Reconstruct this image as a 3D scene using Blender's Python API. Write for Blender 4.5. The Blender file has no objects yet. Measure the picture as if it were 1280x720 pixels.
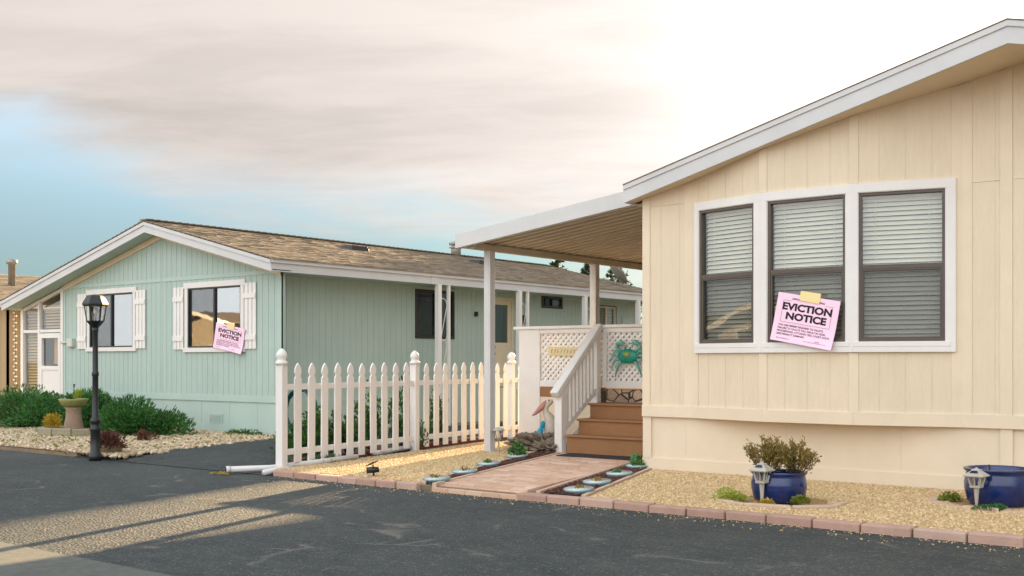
import bpy, bmesh, math, random
import numpy as np
from mathutils import Vector, noise as mnoise
rnd = random.Random(7)
nr = np.random.RandomState(11)
C = bpy.context.scene.collection
SC = bpy.context.scene

# ------------------------------------------------------------------ materials
def lin(c):
    r = []
    for v in c:
        v = v / 255.0
        r.append(v / 12.92 if v <= .04045 else ((v + .055) / 1.055) ** 2.4)
    return r
class NT:
    def __init__(s, name):
        s.m = bpy.data.materials.new(name); s.m.use_nodes = True
        s.t = s.m.node_tree; s.n = s.t.nodes; s.l = s.t.links
        s.b = s.n['Principled BSDF']; s.out = s.n['Material Output']
    def add(s, typ, **kw):
        nd = s.n.new(typ)
        for k, v in kw.items(): setattr(nd, k, v)
        return nd
    def link(s, a, b): s.l.new(a, b)
    def pos(s):
        return s.add('ShaderNodeNewGeometry').outputs['Position']
    def noise(s, scale, detail=4, rough=.55, vec=None, stretch=None):
        v = vec or s.pos()
        if stretch:
            mp = s.add('ShaderNodeMapping'); mp.inputs['Scale'].default_value = stretch
            s.link(v, mp.inputs['Vector']); v = mp.outputs[0]
        nd = s.add('ShaderNodeTexNoise'); nd.inputs['Scale'].default_value = scale
        nd.inputs['Detail'].default_value = detail; nd.inputs['Roughness'].default_value = rough
        s.link(v, nd.inputs['Vector']); return nd.outputs['Fac']
    def voro(s, scale, feature='F1', out='Distance', vec=None, rand=1):
        nd = s.add('ShaderNodeTexVoronoi'); nd.feature = feature
        nd.inputs['Scale'].default_value = scale; nd.inputs['Randomness'].default_value = rand
        s.link(vec or s.pos(), nd.inputs['Vector']); return nd.outputs[out]
    def ramp(s, fac, stops):
        nd = s.add('ShaderNodeValToRGB'); e = nd.color_ramp.elements
        while len(e) < len(stops): e.new(.5)
        for i, (p, c) in enumerate(stops):
            e[i].position = p; e[i].color = (*c, 1) if len(c) == 3 else c
        s.link(fac, nd.inputs['Fac']); return nd.outputs['Color']
    def mix(s, fac, a, b, mode='MIX'):
        nd = s.add('ShaderNodeMix', data_type='RGBA', blend_type=mode)
        for sock, v in ((nd.inputs[0], fac), (nd.inputs[6], a), (nd.inputs[7], b)):
            if isinstance(v, (int, float)): sock.default_value = v
            elif isinstance(v, (list, tuple)): sock.default_value = (*v[:3], 1)
            else: s.link(v, sock)
        return nd.outputs[2]
    def math(s, op, a, b=None, clamp=False):
        nd = s.add('ShaderNodeMath', operation=op, use_clamp=clamp)
        for i, v in enumerate((a, b)):
            if v is None: continue
            if isinstance(v, (int, float)): nd.inputs[i].default_value = v
            else: s.link(v, nd.inputs[i])
        return nd.outputs[0]
    def bump(s, h, strength=.3, dist=.01, prev=None):
        nd = s.add('ShaderNodeBump'); nd.inputs['Strength'].default_value = strength
        nd.inputs['Distance'].default_value = dist; s.link(h, nd.inputs['Height'])
        if prev: s.link(prev, nd.inputs['Normal'])
        return nd.outputs[0]
def M(name, rgb, rough=.6, var=.08, scale=3, bump=0, bscale=60, metallic=0, island=0, dirt=0, spec=.5, stretch=None, tint=None):
    k = NT(name); c = lin(rgb)
    a = [x * (1 - var) for x in c]; b = [min(1, x * (1 + var)) for x in c]
    col = k.ramp(k.noise(scale, 6, .6), [(.3, a), (.7, b)])
    if stretch:
        col = k.mix(.5, col, k.ramp(k.noise(8, 5, .6, stretch=stretch), [(.3, [x * (1 - var * 1.6) for x in c]), (.7, [min(1, x * (1 + var)) for x in c])]))
    if island:
        ri = k.add('ShaderNodeNewGeometry').outputs['Random Per Island']
        t = lin(tint) if tint else [min(1, x * (1 + island)) for x in c]
        col = k.mix(.75, col, k.ramp(ri, [(0, [x * (1 - island) for x in c]), (.55, c), (1, t)]))
    if dirt:
        d = k.ramp(k.noise(1.3 if not stretch else 2.4, 8, .7, stretch=(1.6, 1.6, .35) if stretch else None), [(.45, (0, 0, 0)), (.75, (1, 1, 1))])
        col = k.mix(k.math('MULTIPLY', d, dirt), col, [x * .55 for x in c])
    k.link(col, k.b.inputs['Base Color'])
    k.b.inputs['Roughness'].default_value = rough; k.b.inputs['Metallic'].default_value = metallic
    k.b.inputs['Specular IOR Level'].default_value = spec
    if bump:
        k.link(k.bump(k.noise(bscale, 5, .6), bump, .01), k.b.inputs['Normal'])
    return k.m
def leafmat(name, rgb, island=.4, tint=None, trans=.25):
    k = NT(name); c = lin(rgb); t = lin(tint) if tint else [min(1, x * (1 + island)) for x in c]
    ri = k.add('ShaderNodeNewGeometry').outputs['Random Per Island']
    col = k.ramp(ri, [(0, [x * (1 - island) for x in c]), (.5, c), (1, t)])
    col = k.mix(.5, col, k.mix(k.noise(9, 2), [x * .7 for x in c], t))
    k.link(col, k.b.inputs['Base Color']); k.b.inputs['Roughness'].default_value = .55
    tr = k.add('ShaderNodeBsdfTranslucent'); k.link(col, tr.inputs['Color'])
    ms = k.add('ShaderNodeMixShader'); ms.inputs[0].default_value = trans
    k.link(k.b.outputs[0], ms.inputs[1]); k.link(tr.outputs[0], ms.inputs[2]); k.link(ms.outputs[0], k.out.inputs['Surface'])
    return k.m
def glassmat(name, tint=(.9, .95, .93), base=.07):
    k = NT(name); k.n.remove(k.b)
    tr = k.add('ShaderNodeBsdfTransparent'); tr.inputs[0].default_value = (*tint, 1)
    gl = k.add('ShaderNodeBsdfGlossy'); gl.inputs['Roughness'].default_value = .015
    nb = k.bump(k.noise(1.1, 2), .12, .02); k.link(nb, gl.inputs['Normal'])
    lw = k.add('ShaderNodeLayerWeight'); lw.inputs['Blend'].default_value = .5
    fr = k.math('ADD', k.math('MULTIPLY', k.math('POWER', lw.outputs['Facing'], 5.0), .9), base)
    ms = k.add('ShaderNodeMixShader'); k.link(k.math('MULTIPLY', fr, 1.0, True), ms.inputs[0])
    k.link(tr.outputs[0], ms.inputs[1]); k.link(gl.outputs[0], ms.inputs[2]); k.link(ms.outputs[0], k.out.inputs['Surface'])
    return k.m
def screenmat():
    k = NT('insect_screen'); k.n.remove(k.b)
    tr = k.add('ShaderNodeBsdfTransparent'); df = k.add('ShaderNodeBsdfDiffuse'); df.inputs[0].default_value = (.05, .055, .05, 1)
    ms = k.add('ShaderNodeMixShader'); ms.inputs[0].default_value = .20
    k.link(tr.outputs[0], ms.inputs[1]); k.link(df.outputs[0], ms.inputs[2]); k.link(ms.outputs[0], k.out.inputs['Surface'])
    return k.m

cream = M('cream_siding', (223, 206, 178), .62, .05, 1.2, .25, 90, dirt=.16, stretch=(6, 6, .5))
creamtrim = M('cream_trim', (225, 208, 181), .6, .04, 2, .15, 90, dirt=.12)
mint = M('mint_siding', (172, 191, 181), .62, .05, 1.5, .25, 90, dirt=.15, stretch=(6, 6, .5))
minttrim = M('mint_trim', (175, 194, 184), .6, .04, 2, .15, 90)
white = M('white_paint', (226, 222, 216), .5, .04, 3, .12, 70, dirt=.12)
greywhite = M('grey_white_metal', (202, 202, 200), .45, .05, 2, .1, 40, dirt=.15)
vinyl = M('white_vinyl', (230, 226, 220), .38, .03, 3, .04, 30, dirt=.1)
panmetal = M('patio_pan_metal', (196, 186, 166), .5, .06, 2, .1, 30, dirt=.2)
shingle = M('tan_shingles', (138, 124, 106), .95, .25, 14, .6, 220, island=.17, tint=(160, 146, 126))
shingle2 = M('brown_shingles', (132, 112, 88), .95, .2, 30, .6, 220, island=.32, tint=(160, 136, 104))
dark = M('black_metal', (28, 32, 34), .4, .2, 8, .1, 60)
bronze = M('bronze_frame', (84, 74, 64), .4, .1, 6)
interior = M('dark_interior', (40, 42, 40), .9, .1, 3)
blindm = M('blind_slats', (212, 204, 186), .55, .05, 4)
glass = glassmat('window_glass', tint=(.96, .98, .97), base=.07)
glass_far = glassmat('window_glass_bright', tint=(.7, .75, .72), base=.42)
screen = screenmat()
brownstep = M('brown_step_boards', (150, 106, 66), .65, .1, 4, .25, 60, dirt=.2, stretch=(.6, 8, 8))
brick_kerb = M('kerb_brick', (184, 148, 130), .9, .22, 18, .8, 90, island=.16, dirt=.5, tint=(202, 172, 154))
redbrick = M('red_edging', (132, 70, 52), .9, .2, 25, .5, 140, island=.2)
paver = M('walk_paver', (206, 168, 142), .85, .12, 18, .4, 160, island=.16, dirt=.25, tint=(224, 196, 172))
edging = M('concrete_edging', (196, 168, 146), .9, .15, 12, .4, 120)
mulch = M('mulch', (84, 52, 44), .95, .3, 30, .8, 90)
mulchchip = M('mulch_chips', (92, 56, 48), .95, .2, 30, island=.5)
gravelbase = M('gravel_bed_tan', (168, 136, 92), .95, .25, 45, 1, 60)
gravel = M('gravel_stones', (202, 170, 122), .8, .12, 30, .2, 90, island=.36, tint=(236, 212, 168))
palebase = M('pale_bed', (176, 156, 126), .95, .3, 30, 1, 50)
palestone = M('pale_stones', (192, 168, 134), .85, .15, 30, .2, 90, island=.5, tint=(232, 216, 190))
rockm = M('lava_rock', (126, 110, 94), .95, .35, 12, 1, 30)
blueglaze = M('blue_glaze', (22, 42, 94), .16, .35, 7, .08, 12, spec=.7)
bowlglaze = M('bowl_glaze', (120, 158, 160), .25, .15, 20)
bowlin = M('bowl_inner_glaze', (196, 204, 202), .3, .1, 20)
soil = M('soil', (70, 50, 38), .95, .3, 40, .8, 90)
stoneware = M('stoneware', (150, 142, 118), .8, .2, 30, .5, 80)
pink = M('pink_paper', (255, 212, 232), .7, .01, 2)
tape = M('masking_tape', (240, 218, 156), .6, .03, 8)
ink = M('black_ink', (24, 18, 24), .7, .05, 4)
doorm = M('door_paint', (214, 200, 172), .5, .05, 3)
tan = M('tan_wall', (172, 146, 108), .65, .06, 2, .2, 60)
beads = M('string_bead', (226, 216, 204), .4, .1, 8)
hosem = M('green_hose', (30, 84, 84), .4, .1, 8)
rubber = M('black_mat', (40, 42, 44), .9, .2, 60, .5, 200)
lanternm = M('pewter_plastic', (176, 170, 156), .45, .12, 12, .1, 60)
solarcell = M('solar_cell', (28, 40, 66), .2, .2, 40)
pelw = M('statue_white', (204, 192, 176), .7, .12, 20, .3, 60)
pelb = M('statue_beak', (186, 130, 118), .6, .1, 20)
crabm = M('crab_green', (20, 132, 112), .35, .4, 30, .2, 60)
crabl = M('crab_light', (110, 176, 160), .35, .3, 30)
signm = M('sign_board', (214, 200, 156), .7, .1, 20, .2, 60)
trunkm = M('bark', (78, 64, 50), .9, .25, 10, .6, 40)
pvc = M('pvc_pipe', (214, 210, 206), .4, .05, 4)
elec = M('box_putty', (196, 202, 190), .5, .05, 4)
galv = M('galvanised', (150, 146, 138), .4, .12, 8, metallic=.5)

def asphalt_mat(name, base=(.05, .058, .062), hi=(.085, .088, .086), cracks=.7):
    k = NT(name)
    big = k.noise(.55, 8, .62); mid = k.noise(3.2, 6, .65, stretch=(1, 2.2, 1)); fine = k.noise(110, 3, .6)
    col = k.ramp(mid, [(.32, base), (.68, hi)])
    col = k.mix(k.ramp(big, [(.40, (0, 0, 0)), (.68, (.75, .75, .75))]), col, [.062, .070, .064])
    sp = k.voro(48, out='Color'); spd = k.voro(48)
    sep = k.add('ShaderNodeSeparateColor'); k.link(sp, sep.inputs[0])
    agg = k.math('GREATER_THAN', sep.outputs[0], .84)
    agg = k.math('MULTIPLY', agg, k.math('LESS_THAN', spd, .45))
    col = k.mix(k.math('MULTIPLY', agg, .5), col, [.26, .22, .17])
    drk = k.math('MULTIPLY', k.math('LESS_THAN', sep.outputs[1], .3), .5)
    col = k.mix(drk, col, [.02, .024, .028])
    # pale wandering scuffs and thin cracks
    wv = k.add('ShaderNodeVectorMath', operation='ADD')
    nn = k.add('ShaderNodeTexNoise'); nn.inputs['Scale'].default_value = 1.4; k.link(k.pos(), nn.inputs['Vector'])
    sc = k.add('ShaderNodeVectorMath', operation='SCALE'); sc.inputs['Scale'].default_value = .9; k.link(nn.outputs['Color'], sc.inputs[0])
    k.link(k.pos(), wv.inputs[0]); k.link(sc.outputs[0], wv.inputs[1])
    ce = k.voro(.55, 'DISTANCE_TO_EDGE', vec=wv.outputs[0])
    ln = k.ramp(ce, [(.0, (1, 1, 1)), (.02, (0, 0, 0))])
    brk = k.ramp(k.noise(1.9, 3), [(.5, (0, 0, 0)), (.62, (1, 1, 1))])
    col = k.mix(k.math('MULTIPLY', k.math('MULTIPLY', ln, brk), cracks), col, [.2, .18, .15])
    pt = k.ramp(k.noise(2.3, 7, .75, stretch=(1, 1.6, 1)), [(.60, (0, 0, 0)), (.74, (1, 1, 1))])
    col = k.mix(k.math('MULTIPLY', pt, .42), col, [.2, .18, .15])
    k.link(col, k.b.inputs['Base Color']); k.b.inputs['Roughness'].default_value = .68; k.b.inputs['Specular IOR Level'].default_value = .45
    b = k.bump(k.voro(48), 1.0, .016); b = k.bump(fine, .4, .004, b); b = k.bump(mid, .35, .03, b)
    k.link(b, k.b.inputs['Normal']); return k.m
asphalt = asphalt_mat('asphalt', (.010, .020, .023), (.040, .052, .050))
drive_as = asphalt_mat('driveway_asphalt', (.012, .021, .023), (.026, .036, .036), .3)
concrete = M('gutter_concrete', (92, 94, 88), .9, .18, 14, .5, 160, dirt=.35)
groundm = M('bare_ground', (128, 112, 88), .95, .25, 2, .6, 20)

jun = leafmat('juniper_leaves', (40, 106, 54), .5, (96, 144, 60), .35)
junb = leafmat('hedge_leaves', (44, 84, 34), .5, (96, 140, 56))
olive = leafmat('olive_bush_leaves', (126, 112, 60), .4, (184, 158, 80))
yellowl = leafmat('yellow_leaves', (176, 142, 40), .35, (214, 186, 60))
redl = leafmat('red_leaves', (92, 58, 48), .4, (132, 84, 64))
succ = leafmat('succulent_leaves', (56, 104, 58), .4, (120, 158, 84), .05)
lime = leafmat('lime_leaves', (150, 170, 50), .3, (200, 206, 90))
mossy = leafmat('ground_cover_leaves', (88, 122, 40), .4, (170, 160, 60))
pinel = leafmat('pine_needles', (34, 62, 40), .45, (60, 88, 50))
cypl = leafmat('shade_tree_leaves', (34, 56, 34), .4, (52, 76, 44), .0)

# ------------------------------------------------------------------ geometry helpers
def wloc(o):
    v = Vector((0, 0, 0))
    while o: v += o.location; o = o.parent
    return v
def Fr(ox, oy, ang=0.0, oz=0.0):
    """frame: u along the wall, n outward (right hand side of u), z up"""
    c, s = math.cos(ang), math.sin(ang)
    return lambda u, n, z: (ox + u * c + n * s, oy + u * s - n * c, oz + z)
class MB:
    def __init__(s, T=None): s.v = []; s.f = []; s.T = T; s.mi = []; s.cur = 0
    def P(s, p): return tuple(s.T(*p)) if s.T else tuple(p)
    def poly(s, pts):
        b = len(s.v); s.v += [s.P(p) for p in pts]; s.f.append(tuple(range(b, b + len(pts)))); s.mi.append(s.cur)
    def hexa(s, p):   # bottom 4 then top 4
        b = len(s.v); s.v += [s.P(q) for q in p]
        for f in ((0, 3, 2, 1), (4, 5, 6, 7), (0, 1, 5, 4), (1, 2, 6, 5), (2, 3, 7, 6), (3, 0, 4, 7)):
            s.f.append(tuple(b + i for i in f)); s.mi.append(s.cur)
    def box(s, a0, a1, b0, b1, c0, c1):
        s.hexa([(a0, b0, c0), (a1, b0, c0), (a1, b1, c0), (a0, b1, c0), (a0, b0, c1), (a1, b0, c1), (a1, b1, c1), (a0, b1, c1)])
    def slant(s, a0, a1, b0, b1, z0a, z0b, z1a, z1b):
        s.hexa([(a0, b0, z0a), (a1, b0, z0b), (a1, b1, z0b), (a0, b1, z0a), (a0, b0, z1a), (a1, b0, z1b), (a1, b1, z1b), (a0, b1, z1a)])
    def bar(s, p, q, w, h, up=(0, 0, 1)):
        p = Vector(p); q = Vector(q); d = (q - p).normalized(); up = Vector(up)
        x = d.cross(up)
        if x.length < 1e-4: x = d.cross(Vector((1, 0, 0)))
        x.normalize(); y = x.cross(d); x *= w / 2; y *= h / 2
        s.hexa([p - x - y, p + x - y, p + x + y, p - x + y, q - x - y, q + x - y, q + x + y, q - x + y])
    def prism(s, pts, z0, z1):
        n = len(pts); b = len(s.v)
        s.v += [s.P((x, y, z0)) for x, y in pts] + [s.P((x, y, z1)) for x, y in pts]
        s.f.append(tuple(b + i for i in reversed(range(n)))); s.f.append(tuple(b + n + i for i in range(n))); s.mi += [s.cur] * 2
        for i in range(n):
            j = (i + 1) % n; s.f.append((b + i, b + j, b + n + j, b + n + i)); s.mi.append(s.cur)
    def tube(s, pts, r, n=8, cap=True):
        pts = [Vector(p) for p in pts]; rs = r if isinstance(r, (list, tuple)) else [r] * len(pts)
        b = len(s.v); ref = None
        for i, p in enumerate(pts):
            d = (pts[min(i + 1, len(pts) - 1)] - pts[max(i - 1, 0)]).normalized()
            if ref is None: ref = d.cross(Vector((0, 0, 1))) if abs(d.z) < .95 else d.cross(Vector((1, 0, 0)))
            x = (ref - d * ref.dot(d)).normalized(); ref = x; y = d.cross(x)
            for k in range(n):
                a = 2 * math.pi * k / n; s.v.append(s.P(p + (x * math.cos(a) + y * math.sin(a)) * rs[i]))
        for i in range(len(pts) - 1):
            for k in range(n):
                l = (k + 1) % n; s.f.append((b + i * n + k, b + i * n + l, b + i * n + n + l, b + i * n + n + k)); s.mi.append(s.cur)
        if cap:
            s.f.append(tuple(b + k for k in reversed(range(n)))); s.f.append(tuple(b + (len(pts) - 1) * n + k for k in range(n))); s.mi += [s.cur] * 2
    def lathe(s, prof, c=(0, 0, 0), n=16, a0=0):
        b = len(s.v)
        for r, z in prof:
            for k in range(n):
                a = a0 + 2 * math.pi * k / n; s.v.append(s.P((c[0] + r * math.cos(a), c[1] + r * math.sin(a), c[2] + z)))
        for i in range(len(prof) - 1):
            for k in range(n):
                l = (k + 1) % n; s.f.append((b + i * n + k, b + i * n + l, b + i * n + n + l, b + i * n + n + k)); s.mi.append(s.cur)
        s.f.append(tuple(b + k for k in reversed(range(n)))); s.f.append(tuple(b + (len(prof) - 1) * n + k for k in range(n))); s.mi += [s.cur] * 2
    def blob(s, c, r, amp=.15, seed=0, nu=14, nv=9, freq=1.6):
        b = len(s.v)
        for j in range(nv + 1):
            t = math.pi * j / nv
            for i in range(nu):
                a = 2 * math.pi * i / nu
                d = Vector((math.sin(t) * math.cos(a), math.sin(t) * math.sin(a), math.cos(t)))
                k = 1 + amp * (mnoise.noise(d * freq + Vector((seed * 3.1, seed, 0))) * 2 + (mnoise.noise(d * freq * 3.3 + Vector((seed, 0, seed))) * 1.1 + mnoise.noise(d * freq * 8) * .5 if nu > 24 else 0))
                s.v.append(s.P((c[0] + d.x * r[0] * k, c[1] + d.y * r[1] * k, c[2] + d.z * r[2] * k)))
        for j in range(nv):
            for i in range(nu):
                k = (i + 1) % nu; s.f.append((b + j * nu + i, b + j * nu + k, b + (j + 1) * nu + k, b + (j + 1) * nu + i)); s.mi.append(s.cur)
    def build(s, name, mat, parent=None, smooth=False, bevel=0, origin=None):
        mats = mat if isinstance(mat, (list, tuple)) else [mat]
        me = bpy.data.meshes.new(name)
        V = np.array(s.v, dtype=float)
        if parent is not None: off = np.array(wloc(parent))
        elif origin is not None: off = np.array(origin, dtype=float)
        else: off = np.array([(V[:, 0].min() + V[:, 0].max()) / 2, (V[:, 1].min() + V[:, 1].max()) / 2, V[:, 2].min()])
        me.from_pydata((V - off).tolist(), [], s.f)
        for m in mats: me.materials.append(m)
        if len(mats) > 1: me.polygons.foreach_set('material_index', s.mi)
        bm = bmesh.new(); bm.from_mesh(me); bmesh.ops.recalc_face_normals(bm, faces=bm.faces); bm.to_mesh(me); bm.free()
        if smooth: me.polygons.foreach_set('use_smooth', [True] * len(me.polygons))
        o = bpy.data.objects.new(name, me); C.objects.link(o)
        if parent is not None: o.parent = parent
        else: o.location = off
        if bevel:
            b = o.modifiers.new('bevel', 'BEVEL'); b.width = bevel; b.segments = 2; b.limit_method = 'ANGLE'; b.angle_limit = math.radians(40)
        return o
def bulk(name, V, nper, mat, parent=None, smooth=False, faces=None):
    """many equal little pieces: V (n, nper, 3)"""
    n = V.shape[0]; me = bpy.data.meshes.new(name)
    off = np.array(wloc(parent)) if parent is not None else np.array([V[..., 0].mean(), V[..., 1].mean(), V[..., 2].min()])
    vv = (V - off).reshape(-1, 3)
    faces = faces or [tuple(range(nper))]
    nf = len(faces); fl = np.array([i for f in faces for i in f])
    idx = (np.arange(n)[:, None] * nper + fl[None, :]).reshape(-1)
    sz = np.array([len(f) for f in faces]); st = np.concatenate([[0], np.cumsum(sz)[:-1]])
    starts = (np.arange(n)[:, None] * fl.size + st[None, :]).reshape(-1)
    me.vertices.add(len(vv)); me.vertices.foreach_set('co', vv.reshape(-1))
    me.loops.add(len(idx)); me.loops.foreach_set('vertex_index', idx.astype(np.int32))
    me.polygons.add(n * nf); me.polygons.foreach_set('loop_start', starts.astype(np.int32))
    me.update(calc_edges=True); me.validate()
    me.materials.append(mat)
    o = bpy.data.objects.new(name, me); C.objects.link(o)
    if parent is not None: o.parent = parent
    else: o.location = off
    return o
def unit(a): return a / (np.linalg.norm(a, axis=-1, keepdims=True) + 1e-9)
def leaf_quads(P, D, size, aspect=.45, jit=.3):
    """diamond leaves at P growing along D"""
    n = len(P); L = size * (1 + jit * (nr.rand(n, 1) * 2 - 1))
    D = unit(D); r = unit(nr.randn(n, 3)); S = unit(np.cross(D, r)); N = np.cross(S, D)
    W = L * aspect
    return np.stack([P, P + D * L * .5 + S * W * .5 + N * W * .12, P + D * L, P + D * L * .5 - S * W * .5 + N * W * .12], 1)
def bush_pts(c, r, n, lobes=8, zmin=.0, seed=1, up=.4, flat=.0):
    R = np.random.RandomState(seed); c = np.array(c, float); r = np.array(r, float)
    lc = unit(R.randn(lobes, 3)) * (R.rand(lobes, 1) ** .5) * .68; lc[:, 2] = np.abs(lc[:, 2]) * .9
    lr = .32 + .26 * R.rand(lobes)
    k = R.randint(0, lobes, n); d = unit(R.randn(n, 3)); d[:, 2] = np.where(d[:, 2] < -.2, -d[:, 2], d[:, 2])
    rad = (.35 + .65 * R.rand(n, 1) ** .4)
    p = lc[k] + d * rad * lr[k][:, None]
    p[:, 2] = np.maximum(p[:, 2], zmin)
    P = c + p * r
    D = d + np.array([0, 0, up]) + .35 * R.randn(n, 3); D[:, 2] *= (1 - flat)
    return P, D
def prop(o, label=None, cat=None, group=None, kind=None):
    if label: o['label'] = label
    if cat: o['category'] = cat
    if group: o['group'] = group
    if kind: o['kind'] = kind
    return o
def thing(name, label, cat, loc=(0, 0, 0), group=None):
    o = bpy.data.objects.new(name, None); C.objects.link(o); o.location = loc; o.empty_display_size = .1
    return prop(o, label, cat, group)
def struct(o): o['kind'] = 'structure'; return o
def copy_tree(o, parent=None, loc=None):
    c = o.copy(); C.objects.link(c); c.parent = parent
    if loc is not None: c.location = loc
    for ch in list(o.children): copy_tree(ch, c)
    return c
def text_into(mb, s, size, cx, cz, n, T, bold=0.0, align='CENTER', sx=1.0):
    cu = bpy.data.curves.new('lettering', 'FONT'); cu.body = s; cu.size = size; cu.align_x = align; cu.offset = bold; cu.resolution_u = 3; cu.fill_mode = 'FRONT'
    o = bpy.data.objects.new('lettering', cu); C.objects.link(o)
    bpy.context.view_layer.update()
    dg = bpy.context.evaluated_depsgraph_get(); me = bpy.data.meshes.new_from_object(o.evaluated_get(dg))
    b = len(mb.v); mb.v += [tuple(T(cx + v.co.x * sx, n, cz + v.co.y)) for v in me.vertices]
    for p in me.polygons: mb.f.append(tuple(b + i for i in p.vertices)); mb.mi.append(0)
    bpy.data.objects.remove(o); bpy.data.curves.remove(cu); bpy.data.meshes.remove(me)

def siding(mb, u0, u1, z0, top, pitch, gap=.010, depth=.007, th=.05, openings=(), bands=()):
    """boards in frame (u, n, z); outer face at n=0. top: function of u. openings (ua,ub,za,zb)"""
    cuts = [u0, u1]; x = u0 + pitch
    while x < u1 - .03: cuts += [x - gap / 2, x + gap / 2]; x += pitch
    for o in openings: cuts += [o[0], o[1]]
    cuts = sorted(set(round(c, 4) for c in cuts if u0 - 1e-6 <= c <= u1 + 1e-6))
    for a, b in zip(cuts[:-1], cuts[1:]):
        if b - a < 1e-4: continue
        mid = (a + b) / 2; k = (mid - u0) / pitch; isgap = abs(k - round(k)) * pitch < gap * .6 and .5 < k
        n1 = -depth if isgap else 0.0
        segs = [(z0, None)]
        for (oa, ob, za, zb) in openings:
            if oa - 1e-6 <= mid <= ob + 1e-6:
                segs = [(z0, za), (zb, None)]
        for s0, s1 in segs:
            if s1 is None: mb.slant(a, b, -th, n1, s0, s0, top(a), top(b))
            else: mb.slant(a, b, -th, n1, s0, s0, s1, s1)
def casing(mb, u0, u1, z0, z1, w, n0, n1, head=None, sill=None, ears=0):
    h = head or w; s = sill or w
    mb.box(u0 - w - ears, u1 + w + ears, n0, n1, z1, z1 + h)
    mb.box(u0 - w - ears, u1 + w + ears, n0, n1 + .012, z0 - s, z0)
    mb.box(u0 - w, u0, n0, n1 - .003, z0, z1); mb.box(u1, u1 + w, n0, n1 - .003, z0, z1)
def frame_rect(mb, u0, u1, z0, z1, w, n0, n1):
    mb.box(u0, u1, n0, n1, z1 - w, z1); mb.box(u0, u1, n0, n1, z0, z0 + w)
    mb.box(u0, u0 + w, n0, n1, z0 + w, z1 - w); mb.box(u1 - w, u1, n0, n1, z0 + w, z1 - w)
def window(T, parent, u0, u1, z0, z1, style='hung', fmat=None, cw=.07, cmat=None, gl=None, blind=True, head=None, sill=None, ears=0, label=None):
    mb = MB(T)
    if cw: casing(mb, u0, u1, z0, z1, cw, -.002, .028, head, sill, ears)
    else: frame_rect(mb, u0 - .03, u1 + .03, z0 - .03, z1 + .03, .03, -.002, .02)
    w = mb.build('window', cmat or white, parent, bevel=.003)
    if label: w['label'] = label
    f = MB(T); fw = .028
    frame_rect(f, u0, u1, z0, z1, fw, -.05, .014)
    zm = (z0 + z1) / 2; um = (u0 + u1) / 2
    if style == 'hung':
        f.box(u0 + fw, u1 - fw, -.045, .010, zm - .022, zm + .022)
        frame_rect(f, u0 + fw, u1 - fw, z0 + fw, zm - .022, .018, -.03, .006)
    else:
        f.box(um - .02, um + .02, -.045, .010, z0 + fw, z1 - fw)
    f.build('sash_frame', fmat or bronze, w, bevel=.002)
    p = MB(T); p.box(u0 + .01, u1 - .01, -.026, -.022, z0 + .01, z1 - .01); p.build('pane', gl or glass, w)
    sc = MB(T)
    if style == 'hung': sc.box(u0 + fw + .018, u1 - fw - .018, -.012, -.010, z0 + fw + .018, zm - .04)
    else: sc.box(u0 + fw, um - .02, -.012, -.010, z0 + fw, z1 - fw)
    sc.build('insect_screen', screen, w)
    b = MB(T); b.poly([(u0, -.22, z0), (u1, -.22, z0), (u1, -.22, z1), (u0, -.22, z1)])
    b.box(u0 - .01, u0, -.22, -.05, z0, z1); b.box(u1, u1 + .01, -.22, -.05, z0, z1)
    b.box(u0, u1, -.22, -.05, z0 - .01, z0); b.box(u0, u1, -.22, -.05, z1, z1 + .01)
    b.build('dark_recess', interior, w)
    if blind:
        s = MB(T); z = z0 + .03
        s.box(u0 + .02, u1 - .02, -.11, -.07, z1 - .05, z1 - .01)
        while z < z1 - .06:
            jit = rnd.uniform(-.003, .003)
            s.hexa([(u0 + .03, -.075, z), (u1 - .03, -.075, z + jit), (u1 - .03, -.073, z + jit), (u0 + .03, -.073, z),
                    (u0 + .03, -.100, z + .042), (u1 - .03, -.100, z + .042 + jit), (u1 - .03, -.098, z + .042 + jit), (u0 + .03, -.098, z + .042)])
            z += .047
        for uu in (u0 + .15, u1 - .15): s.box(uu - .002, uu + .002, -.07, -.068, z0 + .03, z1 - .03)
        s.build('blind', blindm, w)
    return w
def shingles(mb, x_ridge, z_ridge, slope, run, y0f, y1, sgn, pitch=.14, tab=.3):
    """roof plane falling away from the ridge in direction sgn*X"""
    L = run / pitch; n = int(L)
    for i in range(n + 1):
        a = i * pitch; b = min(a + pitch + .03, run + .03)
        xm = x_ridge + sgn * a
        y = y0f(xm) - .02 + (0.0 if i % 2 else -.0); off = rnd.uniform(.1, tab)
        while y < y1:
            e = min(y + off, y1); off = tab * rnd.uniform(.7, 1.25)
            t = rnd.uniform(.012, .022)
            za = z_ridge - slope * a; zb = z_ridge - slope * b
            xa = x_ridge + sgn * a; xb = x_ridge + sgn * b
            mb.hexa([(xa, y, za - .01), (xa, e - .004, za - .01), (xb, e - .004, zb - .006), (xb, y, zb - .006),
                     (xa, y, za + .002), (xa, e - .004, za + .002), (xb, e - .004, zb + t), (xb, y, zb + t)])
            y = e

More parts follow.
